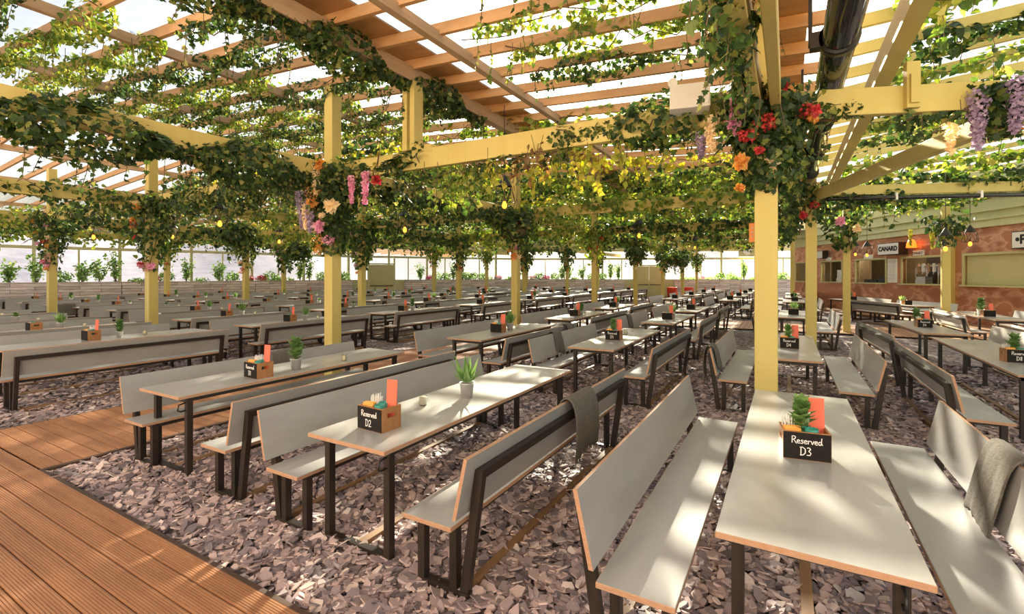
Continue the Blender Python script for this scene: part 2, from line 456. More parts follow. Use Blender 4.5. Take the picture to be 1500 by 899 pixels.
# solid gutter boards along the two valleys
sb = MB()
for xa, xb in ((-4.5, -5.25), (.2, -.6)):
    sb.add([(xa, -5, zr(xa) + .15), (xb, -5, zr(xb) + .15), (xb, 48, zr(xb) + .15), (xa, 48, zr(xa) + .15),
            (xa, -5, zr(xa) + .18), (xb, -5, zr(xb) + .18), (xb, 48, zr(xb) + .18), (xa, 48, zr(xa) + .18)],
           [(0, 1, 2, 3), (7, 6, 5, 4), (0, 4, 5, 1), (2, 6, 7, 3), (1, 5, 6, 2), (3, 7, 4, 0)])
sb.build('gutter_board', M['timber'], ceil)
y = -2.6
while y < 46:
    j = MB(); jbar(j, y, [.55, -13, -36], .06, .145); j.build('joist', M['timber'], ceil)
    y += .74 if y < 19 else 1.45
TN = math.tan(R(20))
y = -3.0
while y < 30:
    j = MB(); jbar(j, y, [.7, 11.5], .06, .14, 0, TN); j.build('rafter', M['paint'], ceil)
    y += .80 if y < 14 else 1.6
for X, wd, dp in ((-3.86, .10, .13), (-5.0, .16, .22), (-7.95, .09, .13), (-11.0, .09, .13), (-14.3, .10, .14), (-17.6, .1, .14), (-21.5, .1, .14), (-26, .1, .14), (-31, .1, .14), (-.62, .1, .14), (.62, .12, .16)):
    p = MB(); p.box(X - wd / 2, X + wd / 2, -4, 46, zr(X) - dp + .03, zr(X) + .03)
    p.build('purlin', M['timber_dark'], ceil)
p = MB(); p.box(.86, 1.02, -2, 15, 4.05, 4.3); p.build('purlin', M['paint'], ceil)

# ---------------------------------------------------------------- posts and beams
ORD = ['first', 'second', 'third', 'fourth', 'fifth', 'sixth', 'seventh', 'eighth', 'ninth', 'tenth']
PY = [5.60 + 6.3 * j for j in range(7)]
obs = {(1, 0): 487.5, (1, 1): 755.5, (1, 2): 871, (1, 3): 931, (1, 4): 971, (2, 0): 222, (2, 1): 530, (2, 2): 672, (2, 3): 768, (2, 4): 831,
       (3, 0): 76, (3, 1): 360, (3, 3): 636, (3, 4): 713, (0, 0): 1122.5}
POSTS = {}
for i in range(5):
    for j in range(7):
        if (i, j) in obs: POSTS[i, j] = at_y(obs[i, j], PY[j])
        elif i > 0 and not (i >= 3 and j > 5) : POSTS[i, j] = (-.15 - 6.6 * i, PY[j])
def inside(x, y):
    # inside of the glazed outline
    def side(a, b): return (b[0] - a[0]) * (y - a[1]) - (b[1] - a[1]) * (x - a[0])
    return side((-36, -1), (-29.3, 25.5)) < -1.2 and side((-29.3, 25.5), (-20.5, 38.2)) < -1.2 and side((-20.5, 38.2), (1.2, 47.6)) < -1.2
POSTS = {k: p for k, p in POSTS.items() if inside(*p)}
COLN = ['D3 row', 'boardwalk row', 'row past the boardwalk', 'row nearer the windows', 'row by the windows']
def post(x, y, top, lab, s=.2, m='paint'):
    o = MB(); o.box(-s / 2, s / 2, -s / 2, s / 2, -.02, top)
    o = bevel(o.build('timber_post', M[m], None, (x, y, 0)), .006, 1)
    return tag(o, lab, 'post', 'timber posts')
for (i, j), (x, y) in POSTS.items():
    post(x, y, zr(x) if j < 3 else 4.4, f"yellow painted timber post, {ORD[j]} back in the {COLN[i]}", .21 if (i, j) == (0, 0) else .2)
RP = [at_y(1188, 11.8) + (3.9,), at_y(1161, 29) + (4.4,), at_y(1240, 18.7) + (4.0,), at_y(1385, 19.6) + (4.0,)]
for p, lab in zip(RP, ('yellow timber post standing right behind the first post by the D4 table', 'thin far yellow post near the end of the copper bar', 'yellow timber post in front of the bar below a trailing ivy clump', 'yellow timber post in front of the copper bar wall beside the beer tap hatch')):
    post(p[0], p[1], p[2], lab)

BT = 3.77
def beam(a, b, lab, wd=.12, dp=.27, top=BT, m='paint', dz=0):
    """timber beam between two plan points; its upper edge at top"""
    o = MB(); o.bar((a[0], a[1], top - dp / 2), (b[0], b[1], top + dz - dp / 2), wd, dp)
    o = bevel(o.build('timber_beam', M[m]), .006, 1)
    return tag(o, lab, 'beam', 'timber beams')
p00 = POSTS[0, 0]; p10 = POSTS[1, 0]
beam((p00[0] - .07, -1.5), (p00[0] - .07, 5.49), 'cream beam overhead ending at the nearest yellow post, window side of a pair', .09)
beam((p00[0] + .09, -1.5), (p00[0] + .09, 5.49), 'cream beam overhead ending at the nearest yellow post, bar side of a pair', .09)
beam((p00[0], 5.71), (p00[0] + .1, 24), 'cream beam running away behind the nearest yellow post')
for i in range(1, 5):
    x = -.15 - 6.6 * i
    if i == 1: x = p10[0]
    beam((x - .0, -1.2 if i < 3 else 3), (x, 5.48 if i == 1 else 12), f"cream ivy-clad beam over the {COLN[i]}, near length", .14)
    beam((x, 5.72 if i == 1 else 12.2), (x, 43 if i < 3 else 34 if i < 4 else 24), f"cream ivy-clad beam over the {COLN[i]}, far length", .14)
for j in range(0, 7):
    xs = [p[0] for (i, jj), p in POSTS.items() if jj == j]
    if not xs: continue
    if j == 0:
        beam((p00[0] - .11, 5.6), (p10[0] + .11, 5.6), 'golden cross beam between the two front posts', .1, .29)
        beam((p10[0] - .11, 5.6), (-32, 5.6), 'cream cross beam from the front boardwalk post to the windows', .1)
    else:
        beam((-.3, PY[j] + .16), (max(min(xs) - 2, -31), PY[j] + .16), f"leafy cross beam over the {ORD[j]} line of posts", .1, .27, BT if j < 3 else 4.32)
E1 = Vector((math.cos(R(21)), math.sin(R(21)))); E2 = Vector((-math.sin(R(21)), math.cos(R(21))))
q0 = Vector(p00) + E1 * .12; q1 = Vector(RP[0][:2]) + E1 * .12
beam(q0, q0 + E1 * 9, 'pale yellow beam over the D8 table with a bracket on it', .1, .27, 3.74)
beam(q1, q1 + E1 * 9, 'yellow beam with a black pipe along its underside', .1, .2, 3.72)
qa = Vector(q0) + E1 * 2.35; beam(qa + E2 * .1, Vector(RP[0][:2]) + Vector((.1, -.1)), 'cream rail slanting from the bracketed beam to the post behind', .12, .2, 3.62)
qb = Vector(q0) + E1 * 4.6; beam(qb + E2 * .1, Vector(q1) + E1 * 4.6 - E2 * .1, 'cream rail beyond the slanting one, under the roof ivy', .12, .2, 3.62)
o = MB(); o.box(.90, 1.10, -.08, .08, 3.48, 4.05); o.bar((.98, 0, 3.55), (.98, .0, 3.5), .2, .1)
qd = Vector(q0) + E1 * 1.2
o = MB(); o.box(-.06, .06, -.06, .0, 3.50, 3.95); o.box(-.04, .04, -.09, -.06, 3.54, 3.82)
tag(o.build('beam_bracket', M['paint'], None, (qd.x, qd.y - .05, 0), R(21)), 'short timber bracket block fixed on the pale yellow beam', 'bracket')
# struts carrying the first valley
for (sx, sy) in ((-5.0, 5.6),):
    o = MB(); o.box(-.12, -.03, -.1, .1, BT, zr(sx) - .19); o.box(.03, .12, -.1, .1, BT, zr(sx) - .19); o.bar((.08, 0, BT + .02), (.42, 0, BT + .0), .12, .1)
    tag(o.build('valley_strut', M['paint'], None, (sx, sy, 0)), 'twin yellow strut standing on the golden beam under the valley', 'strut')

# pipes
o = MB(); px_ = .39
o.tube([(px_, -1, 3.93), (px_, 14.2, 3.93)], .13, 20)
pipe = o.build('rainwater_pipe', M['pipe']); tag(pipe, 'thick glossy black rainwater pipe running away under the valley', 'pipe')
for yy in (3.95, 5.0, 7.6, 9.4, 11.2):
    b_ = MB(); b_.tube([(px_, yy - .05, 3.93), (px_, yy + .05, 3.93)], .155, 20); b_.box(px_ - .22, px_ - .12, yy - .05, yy + .05, 3.86, 4.0); b_.box(px_ - .23, px_ - .2, yy - .04, yy + .04, 3.9, zr(px_) + .02)
    b_.build('pipe_clamp', M['black'], pipe)
o = MB(); a = q1 - E2 * .12; o.tube([(a.x, a.y, 3.44), ((a + E1 * 8.5).x, (a + E1 * 8.5).y, 3.44)], .045, 12)
pp = tag(o.build('conduit_pipe', M['pipe']), 'thin black pipe along the underside of the yellow beam', 'pipe')
for k in (1.4, 2.9, 4.4, 6):
    c_ = a + E1 * k; b_ = MB(); b_.box(-.02, .02, -.055, .055, 3.39, 3.53); b_.build('pipe_clip', M['white'], pp, (c_.x, c_.y, 0), R(21))

# emergency lamp box
lx, ly = at_y(1012, 5.50)
lb = empty('emergency_light', (lx, ly - .1, 3.62), R(12)); tag(lb, 'white emergency light box hung on the golden beam', 'light')
o = MB(); o.add([(-.2, -.16, .0), (.2, -.16, .0), (.2, .06, -.02), (-.2, .06, -.02), (-.2, -.12, .27), (.2, -.12, .27), (.2, .06, .27), (-.2, .06, .27)],
                [(3, 2, 1, 0), (4, 5, 6, 7), (0, 1, 5, 4), (1, 2, 6, 5), (2, 3, 7, 6), (3, 0, 4, 7)]); bevel(o.build('housing', M['lampwhite'], lb), .01)
o = MB(); o.box(.06, .18, -.163, -.158, .03, .06); o.build('label_plate', M['sign_daylight_white'], lb)
o = MB(); o.tube([(-.17, -.1, .3), (-.17, -.02, .33)], .05, 14); o.build('spot_head', M['lampwhite'], lb)
o = MB(); o.box(.05, .12, .05, .12, -.02, .32); o.build('mounting_bar', M['black'], lb)

# ---------------------------------------------------------------- outer walls, windows, planters
def wall_run(nm, A, B, bay, n0, planter=True, door=None):
    A = Vector(A); B = Vector(B); d = (B - A); L = d.length; d.normalize(); ang = math.atan2(d.y, d.x)
    base = MB(); base.box(0, L, 0, .12, -.1, 1.42)
    base.box(0, L, 0, .2, 4.08, 6.0)
    tag(base.build(nm, M['paint_pale'], None, (A.x, A.y, 0), ang), kind='structure')
    nb = max(1, round(L / bay)); k = n0
    for i in range(nb):
        a = L * i / nb; b = L * (i + 1) / nb; m = (a + b) / 2
        w_ = MB(); w_.box(a - .07, a + .07, -.04, .16, 1.42, 4.08); w_.box(a + .07, b - .07, -.0, .12, 3.22, 3.38); w_.box(m - .04, m + .04, .0, .09, 1.5, 3.22); w_.box(a + .07, b - .07, 0, .1, 4.0, 4.08); w_.box(a + .07, b - .07, -.03, .13, 1.42, 1.50)
        w_.box(a + .07, b - .07, -.05, .08, 3.94, 4.12)
        wo = w_.build(f'window_{k}', M['paint_pale'], None, (A.x, A.y, 0), ang); tag(wo, kind='structure')
        gp = MB(); gp.box(a + .07, m - .04, .045, .055, 1.5, 3.22); gp.box(m + .04, b - .07, .045, .055, 1.5, 3.22); gp.box(a + .07, b - .07, .045, .055, 3.38, 3.94)
        gp.build('pane', M['glass'], wo); k += 1
    return k
WA, WB, WC, WD = (-36, -1), (-29.3, 25.5), (-20.5, 38.2), (1.2, 47.6)
k = wall_run('wall_left', WB, WA, 3.3, 1)
k = wall_run('wall_corner', WC, WB, 3.3, k)
k = wall_run('wall_back', WD, WC, 3.3, k)

class Leaves:
    HI = np.array([(0, 0, 0), (.24, -.09, 0), (.46, .08, -.05), (.52, .30, -.08), (.30, .36, -.02), (.36, .62, -.06), (.17, .66, -.02), (0, 1, -.08),
                   (-.17, .66, -.02), (-.36, .62, -.06), (-.30, .36, -.02), (-.52, .30, -.08), (-.46, .08, -.05), (-.24, -.09, 0)], float)
    ME = np.array([(0, 0, 0), (.38, .12, .07), (.30, .52, .08), (0, 1, 0), (-.30, .52, .08), (-.38, .12, .07)], float)
    LO = np.array([(0, 0, 0), (.40, .42, .1), (0, 1, 0), (-.40, .42, .1)], float)
    SL = np.array([(0, 0, 0), (.12, .30, .03), (0, 1, -.12), (-.12, .30, .03)], float)
    FA = {'HI': [[0, 1, 2, 3, 4, 5, 6, 7], [0, 7, 8, 9, 10, 11, 12, 13]], 'ME': [[0, 1, 2, 3], [0, 3, 4, 5]], 'LO': [[0, 1, 2], [0, 2, 3]], 'SL': [[0, 1, 2], [0, 2, 3]]}
    def __init__(s): s.P = []; s.N = []; s.T = []; s.S = []
    def add(s, P, N, T, S):
        s.P.append(np.atleast_2d(P)); s.N.append(np.atleast_2d(N)); s.T.append(np.atleast_2d(T)); s.S.append(np.atleast_1d(S))
    def count(s): return sum(len(a) for a in s.S)
    def mesh(s, name, mat, det='ME', extra=None):
        P = np.concatenate(s.P); N = np.concatenate(s.N); T = np.concatenate(s.T); S = np.concatenate(s.S)
        N = N / (np.linalg.norm(N, axis=1, keepdims=True) + 1e-9)
        T = T - N * (T * N).sum(1, keepdims=True); T = T / (np.linalg.norm(T, axis=1, keepdims=True) + 1e-9)
        Bn = np.cross(T, N)
        tp = getattr(s, det); n = len(P); k = len(tp)
        Vv = P[:, None] + S[:, None, None] * (Bn[:, None] * tp[None, :, 0:1] + T[:, None] * tp[None, :, 1:2] + N[:, None] * tp[None, :, 2:3])
        fa = s.FA[det]; flat = np.array(sum(fa, [])); tot = np.array([len(f) for f in fa]); st0 = np.concatenate([[0], np.cumsum(tot)[:-1]])
        loops = (flat[None] + (np.arange(n) * k)[:, None]).ravel(); starts = (st0[None] + (np.arange(n) * len(flat))[:, None]).ravel()
        Vv = Vv.reshape(-1, 3); midx = np.zeros(len(starts), np.int32); mats = [mat]
        if extra is not None and len(extra.f):
            b0 = len(Vv); Vv = np.concatenate([Vv, np.array(extra.v)])
            el = []; es = []; p_ = len(loops)
            for f in extra.f: es.append(p_); el += [i + b0 for i in f]; p_ += len(f)
            loops = np.concatenate([loops, el]); starts = np.concatenate([starts, es]); midx = np.concatenate([midx, np.ones(len(es), np.int32)]); mats.append(M['vine'])
        return np_mesh(name, Vv, loops, starts, None, mats, midx)

def frame_of(d):
    d = d / np.linalg.norm(d); up = np.array([0, 0, 1.0]) if abs(d[2]) < .9 else np.array([0, 1.0, 0])
    a = np.cross(d, up); a /= np.linalg.norm(a); b = np.cross(a, d)
    return d, a, b

def wrap(L, A, B, per_m, ra, rb, drop=0, size=(.05, .09), clump=.6, sag=0):
    """leaves around the line A-B: ra sideways, rb up and down, shifted down by drop"""
    A = np.array(A, float); B = np.array(B, float); ln = np.linalg.norm(B - A); n = int(per_m * ln)
    if n < 1: return
    d, a, b = frame_of(B - A)
    t = rng.uniform(0, 1, n * 2); ph = rng.uniform(0, 6, 3)
    dens = 1 - clump * (.5 + .5 * np.sin(t * ln * 2.1 + ph[0]) * np.sin(t * ln * 4.7 + ph[1]))
    t = t[rng.uniform(0, 1, n * 2) < dens][:n]; n = len(t)
    if n < 1: return
    th = rng.uniform(0, 2 * np.pi, n); q = .55 + .6 * rng.uniform(0, 1, n) ** .7
    bulge = (.75 + .45 * np.sin(t * ln * 3.3 + ph[2]))
    off = a[None] * (np.cos(th) * q * ra * bulge)[:, None] + b[None] * (np.sin(th) * q * rb * bulge)[:, None]
    P = A[None] + (B - A)[None] * t[:, None] + off; P[:, 2] -= drop + sag * np.sin(np.pi * t)
    N = a[None] * np.cos(th)[:, None] + b[None] * np.sin(th)[:, None] + rng.normal(0, .55, (n, 3)) + np.array([0, -.15, .15])
    T = rng.normal(0, .7, (n, 3)) + np.array([0, 0, -.8])
    L.add(P, N, T, rng.uniform(*size, n))

def strands(L, A, B, num, length, gap=.045, size=(.04, .07), extra=None, out=.12):
    A = np.array(A, float); B = np.array(B, float)
    for _ in range(num):
        p = A + (B - A) * rng.uniform() + rng.normal(0, out, 3) * np.array([1, 1, .3]); ln = rng.uniform(*length); n = max(3, int(ln / gap))
        dr = rng.normal(0, .16, 3); dr[2] = -1
        s_ = np.linspace(0, ln, n)[:, None]
        P = p[None] + dr[None] * s_ + np.stack([np.sin(s_[:, 0] * 9), np.cos(s_[:, 0] * 7), 0 * s_[:, 0]], 1) * .02
        L.add(P, rng.normal(0, .8, (n, 3)) + np.array([0, -.6, .3]), rng.normal(0, .5, (n, 3)) + np.array([0, 0, -.9]), rng.uniform(*size, n))
        if extra is not None: extra.tube([tuple(P[0] + np.array([0, 0, .1])), tuple(P[n // 2]), tuple(P[-1])], .004, 4)

def fern(L, p, d, ln, wid=.16, n=22, droop=.7):
    p = np.array(p, float); d = np.array(d, float); d /= np.linalg.norm(d)
    side = np.cross(d, [0, 0, 1]); side /= np.linalg.norm(side) + 1e-6
    for k in range(n):
        t = (k + .6) / n; c = p + d * ln * t + np.array([0, 0, -1]) * droop * ln * t * t
        tang = d + np.array([0, 0, -1]) * droop * 2 * t
        for sg in (-1, 1):
            L.add(c, np.cross(tang, side) * 1.0 + rng.normal(0, .15, 3), side * sg + tang * .45 + np.array([0, 0, -.15]), wid * (math.sin(math.pi * min(1, t * .85 + .15)) ** .7))

def ball(L, c, r, n, size, squash=.8):
    d = rng.normal(0, 1, (n, 3)); d /= np.linalg.norm(d, axis=1, keepdims=True)
    P = np.array(c)[None] + d * (r * rng.uniform(.55, 1.05, n))[:, None] * np.array([1, 1, squash])
    L.add(P, d + rng.normal(0, .5, (n, 3)), rng.normal(0, .7, (n, 3)) + np.array([0, 0, -.5]), rng.uniform(*size, n))

# planters along the glazing, with a plant every so often
def planter_run(A, B, lab, seg=6.5):
    A = Vector(A); B = Vector(B); L = (B - A).length; d = (B - A).normalized(); ang = math.atan2(d.y, d.x)
    n = max(1, round(L / seg))
    for i in range(n):
        a = A + d * (L * i / n); ln = L / n - .02
        c = a + d * ln / 2
        if not seen(c.x, c.y, 1.2, 300): continue
        pl = empty('timber_planter', (a.x, a.y, 0), ang); tag(pl, f"long grey reclaimed board planter, {lab}, {ORD[i]} along", 'planter', 'planters under the windows')
        o = MB(); o.box(0, ln, .68, .74, -.02, 1.5); o.box(0, .05, .16, .68, -.02, 1.48); o.box(ln - .05, ln, .16, .68, -.02, 1.48); o.box(.05, ln - .05, .14, .18, -.02, 1.48)
        o.build('cladding', M['planks'], pl)
        o = MB(); o.box(.06, ln - .06, .19, .67, 1.36, 1.43); o.build('soil', M['soil'], pl)
PLANTS = []
def plants_run(A, B, step, lab):
    A = Vector(A); B = Vector(B); L = (B - A).length; d = (B - A).normalized(); nr = Vector((-d.y, d.x)); ang = math.atan2(d.y, d.x)
    x = .5; k = 0
    while x < L - .4:
        p = A + d * x + nr * .43
        if seen(p.x, p.y, 1.8, 30):
            kind = rng.choice(['tall', 'bush', 'flower', 'low', 'flower', 'tall', 'low'])
            Lf = Leaves(); ex = MB(); mat = 'shrub'
            if kind == 'tall':
                hh = rng.uniform(1.1, 1.9)
                for q in range(9):
                    tip = np.array([rng.normal(0, .2), rng.normal(0, .08), hh * rng.uniform(.6, 1)])
                    ex.tube([(0, 0, -.05), tuple(tip * .5 + rng.normal(0, .02, 3)), tuple(tip)], [.012, .008, .004], 5)
                    m_ = 32; t = rng.uniform(.2, 1, m_)[:, None]
                    Lf.add(tip[None] * t + rng.normal(0, .07, (m_, 3)), rng.normal(0, .7, (m_, 3)) + [0, -.5, .5], rng.normal(0, .6, (m_, 3)) + [0, 0, .4], rng.uniform(.09, .16, m_))
                lab2, nm = 'upright green shrub', 'planter_shrub'
            elif kind == 'bush':
                ball(Lf, (0, 0, .34), .46, 240, (.09, .15), .8); ex.tube([(0, 0, -.05), (0, 0, .2)], .02, 5); lab2, nm = 'rounded leafy bush', 'planter_bush'
            elif kind == 'low':
                ball(Lf, (0, 0, .12), .42, 150, (.08, .13), .45); strands(Lf, (-.4, -.3, .1), (.4, -.3, .1), 3, (.15, .35)); ex.tube([(0, 0, -.05), (0, 0, .1)], .02, 5); lab2, nm = 'low trailing greenery', 'trailing_plant'
            else:
                ball(Lf, (0, 0, .15), .38, 130, (.08, .12), .6); ex.tube([(0, 0, -.05), (0, 0, .1)], .02, 5); lab2, nm = 'flowering azalea', 'azalea_plant'
            o = empty(nm, (p.x, p.y, 1.42), ang)
            link('foliage', Lf.mesh('foliage', M[mat], 'ME', ex), o)
            if kind == 'flower':
                Lp = Leaves(); ball(Lp, (0, .05, .26), .38, 190, (.07, .11), .5); col = rng.choice(['petal_magenta', 'petal_magenta', 'petal_pink', 'petal_red'])
                link('blossoms', Lp.mesh('blossoms', M[col], 'LO'), o)
                lab2 = {'petal_magenta': 'magenta', 'petal_pink': 'pale pink', 'petal_red': 'crimson'}[col] + ' flowering azalea'
            tag(o, f"{lab2} in the planter, {lab}, number {k + 1} along", 'plant', 'planter plants')
            k += 1
        x += rng.uniform(.5, .9) * step
planter_run(WB, WA, 'window side wall'); planter_run(WC, (-26.9, 29.0), 'corner wall'); planter_run((-12.6, 41.6), WC, 'back wall beyond the doors'); planter_run(WD, (-8.7, 43.3), 'back wall near the bar')
plants_run(WB, WA, 1.1, 'window side wall'); plants_run(WC, (-26.6, 29.4), 1.1, 'corner wall'); plants_run((-12.6, 41.6), WC, 1.0, 'back wall beyond the doors'); plants_run(WD, (-8.7, 43.3), 1.0, 'back wall near the bar')

# doors
def double_door(nm, P, ang, wd, hh, leaves=2):
    o = MB(); o.box(-wd / 2 - .12, -wd / 2, -.12, .06, 0, hh + .5); o.box(wd / 2, wd / 2 + .12, -.12, .06, 0, hh + .5); o.box(-wd / 2, wd / 2, -.12, .06, hh, hh + .1)
    r = o.build(nm, M['paint_pale'], None, (P[0], P[1], 0), ang); tag(r, kind='structure')
    for k in range(leaves):
        a = -wd / 2 + wd * k / leaves; b = a + wd / leaves
        q = MB(); q.box(a + .01, b - .01, -.1, -.04, .02, hh - .02); q.box(a + .12, b - .12, -.115, -.1, .2, .95); q.box(a + .12, b - .12, -.115, -.1, 1.15, hh - .2)
        l = q.build('door_leaf', M['shutter'], r)
        h = MB(); h.box(a + .1, b - .1, -.17, -.14, 1.0, 1.05); h.box(a + .1, a + .14, -.14, -.1, .98, 1.07); h.box(b - .14, b - .1, -.14, -.1, .98, 1.07)
        h.build('push_bar', M['black'], l)
angb = math.atan2(WC[1] - WD[1], WC[0] - WD[0])
double_door('door_1', (-10.55, 42.35), angb + math.pi, 2.5, 2.65)
anga = math.atan2(WB[1] - WC[1], WB[0] - WC[0])
double_door('door_2', (-27.8, 27.5), anga + math.pi, 1.9, 2.7, 1)

vx, vy = -2.6, 45.72
pv = empty('porthole_panel', (vx, vy, 3.95), angb + math.pi); tag(pv, 'green panel with two round portholes painted daylight white high on the back wall', 'panel')
o = MB(); o.box(-1.25, 1.25, -.34, -.3, -.5, .45); o.build('panel_board', M['shutter'], pv)
for q in (-.55, .55):
    o = MB(); o.tube([(q, -.37, 0), (q, -.34, 0)], .36, 24); o.build('porthole_daylight', M['sign_daylight_white'], pv)  # opaque white discs; daylight through the portholes is painted as white
# ---------------------------------------------------------------- copper bar building on the right
CP0 = Vector((6.95, 22.0)); CP1 = Vector((.36, 35.6)); cd = (CP1 - CP0).normalized()
CP0 = CP0 - cd * 6; CL = (CP1 - CP0).length; cang = math.atan2(cd.y, cd.x)   # local x runs away from us, local +y faces the tables
def cloc(u):     # image column -> distance along the wall
    k = (u - 750) / F; best = None
    # ray (k*CA - SA, k*SA + CA) * t = CP0 + cd * s
    dx, dy = k * CA - SA, k * SA + CA
    det = dx * (-cd.y) - dy * (-cd.x)
    s = (dx * CP0.y - dy * CP0.x) / det
    return s
hatch = []
for ua, ub in ((1160, 1181.5), (1204.5, 1234), (1255, 1298), (1323, 1393), (1414, 1530)):
    hatch.append((cloc(ub), cloc(ua)))
hatch = [(abs(a), abs(b)) if a < 0 else (a, b) for a, b in hatch]
hatch.sort()
HZ0, HZ1, WT = 1.50, 2.60, 3.62
o = MB(); xs = 0.0
for a, b in hatch:
    b = min(b, CL - .3)
    o.box(xs, a, -.12, 0, 0, WT); o.box(a, b, -.12, 0, 0, HZ0); o.box(a, b, -.12, 0, HZ1, WT); xs = b
o.box(xs, CL, -.12, 0, 0, WT)
wr = tag(o.build('wall_right', M['copper'], None, (CP0.x, CP0.y, 0), cang), kind='structure')
o = MB(); o.box(0, CL, -3.2, -3.1, 0, WT); o.box(0, CL, -3.1, -.12, WT, WT + .06); o.box(-.1, 0, -3.2, -.12, 0, WT); o.box(CL, CL + .1, -3.2, .0, 0, WT); o.box(0, CL, -3.1, -.12, .0, .04)
tag(o.build('wall_kitchen', M['kitchen'], None, (CP0.x, CP0.y, 0), cang), kind='structure')
# fascia mouldings above the copper
for k_, (z0, z1, yy) in enumerate(((3.60, 3.86, .10), (3.86, 3.92, .17), (3.92, 4.16, .04), (4.16, 4.22, .16), (4.22, 4.62, .02), (4.62, 4.70, .12), (4.7, 5.7, -.05))):
    o = MB(); o.box(-6, CL, -.3, yy, z0, z1); tag(o.build(f'trim_{k_ + 2}', M['paint_pale'], None, (CP0.x, CP0.y, 0), cang), kind='structure')
for k_, (a, b) in enumerate(hatch):
    b = min(b, CL - .3)
    o = MB(); t_ = .09
    o.box(a - t_, a, -.14, .05, HZ0, HZ1 + t_); o.box(b, b + t_, -.14, .05, HZ0, HZ1 + t_); o.box(a, b, -.14, .05, HZ1, HZ1 + t_); o.box(a - t_, b + t_, -.3, .16, HZ0 - .06, HZ0)
    wo = tag(o.build(f'window_{40 + k_}', M['shutter'], None, (CP0.x, CP0.y, 0), cang), kind='structure')
    if k_ == 0:
        o = MB(); o.box(a, b, -.11, -.06, HZ0, HZ1); o.build('shutter', M['shutter'], wo)
    if k_ in (1, 3, 4):
        o = MB(); o.box(a - .3, b + .3, -1.3, -1.2, .04, 3.2); o.build('back_wall', M['kitchen_dark'] if k_ == 1 else M['kitchen'], wo)
def onwall(name, mat, x, y, z, mb=None):
    p = CP0 + cd * x + Vector((-cd.y, cd.x)) * y
    return (p.x, p.y, z)
def wpt(x, y, z):
    nv = Vector((-cd.y, cd.x)); p = CP0 + cd * x + nv * y
    return (p.x, p.y, z)

def text_mesh(txt, size, ext=.004, bold=.0, name='lettering'):
    cu = bpy.data.curves.new(name, 'FONT'); cu.body = txt; cu.size = size; cu.extrude = ext; cu.offset = bold; cu.align_x = 'CENTER'; cu.align_y = 'CENTER'
    ob = bpy.data.objects.new(name, cu); C.objects.link(ob)
    dg = bpy.context.evaluated_depsgraph_get()
    me = bpy.data.meshes.new_from_object(ob.evaluated_get(dg)); bpy.data.objects.remove(ob)
    me.transform(Matrix.Rotation(R(90), 4, 'X'))
    return me
# sign boxes: front faces the tables (local +y of the wall), readable from there
def sign(name, x0, x1, z0, z1, dep, txt, size, lab, mat='sign_daylight_white', bold=.014, cat='sign'):
    xm = (x0 + x1) / 2
    r = empty(name, wpt(xm, 0, (z0 + z1) / 2), cang + math.pi); tag(r, lab, cat)
    hw = abs(x1 - x0) / 2; hz = (z1 - z0) / 2
    o = MB(); o.box(-hw, hw, -dep, 0, -hz, hz); o.build('sign_box', M['black'] if dep > .1 else M[mat], r)
    o = MB(); o.box(-hw + .03, hw - .03, -dep - .012, -dep, -hz + .03, hz - .03); f = o.build('sign_face', M[mat], r)
    if txt:
        t = link('lettering', text_mesh(txt, size, .004, bold), f, (0, -dep - .016, 0)); t.data.materials.clear(); t.data.materials.append(M['black'])
    return r
s0, s1 = cloc(1330), cloc(1298)
sign('bar_sign', s0, s1, 2.78, 3.33, .38, 'CANARD', .285, 'white box sign reading CANARD above the copper hatches')
s0, s1 = cloc(1520), cloc(1491)
sign('bar_sign', s0, s1, 2.75, 3.33, .2, '\u2022P', .42, 'white box sign with a big letter P at the end of the bar')
sign('bar_sign', cloc(1213), cloc(1203), 2.80, 3.25, .3, '', .2, 'white and black box sign partly hidden behind the yellow post')
sign('hatch_sign', cloc(1354.5), cloc(1339), 2.70, 2.92, .05, 'COLLECT', .13, 'small white COLLECT sign over the beer tap hatch', bold=.002)
sign('hatch_sign', cloc(1279), cloc(1267), 2.66, 2.86, .05, '', .13, 'small pale sign over the hatch under the CANARD sign', bold=.002)
sign('hatch_sign', cloc(1218), cloc(1211), 2.66, 2.86, .05, '', .1, 'small pale sign over the far hatch')
mp = sign('menu_board', cloc(1315), cloc(1301), 1.52, 2.62, .03, '', .1, 'white menu board between the two open hatches', cat='menu')
o = MB()
for q in range(14): o.box(-.28 + .05 * (q % 3), .2, -.0445, -.042, .42 - q * .065, .435 - q * .065)
o.build('menu_lines', M['crate_dark'], mp)
# heat lamp
x_ = cloc(1343); o = MB(); o.lathe([(.03, .22), (.10, .20), (.17, .05), (.19, -.14), (.17, -.14), (.0, -.1)], 18)
r = o.build('heat_lamp', M['amberlamp'], None, wpt(x_, .22, 3.18)); tag(r, 'glowing orange lamp shade on the copper above the COLLECT sign', 'lamp')
o = MB(); o.tube([(0, 0, .2), (0, 0, .44)], .012, 6); o.build('cord', M['black'], r)
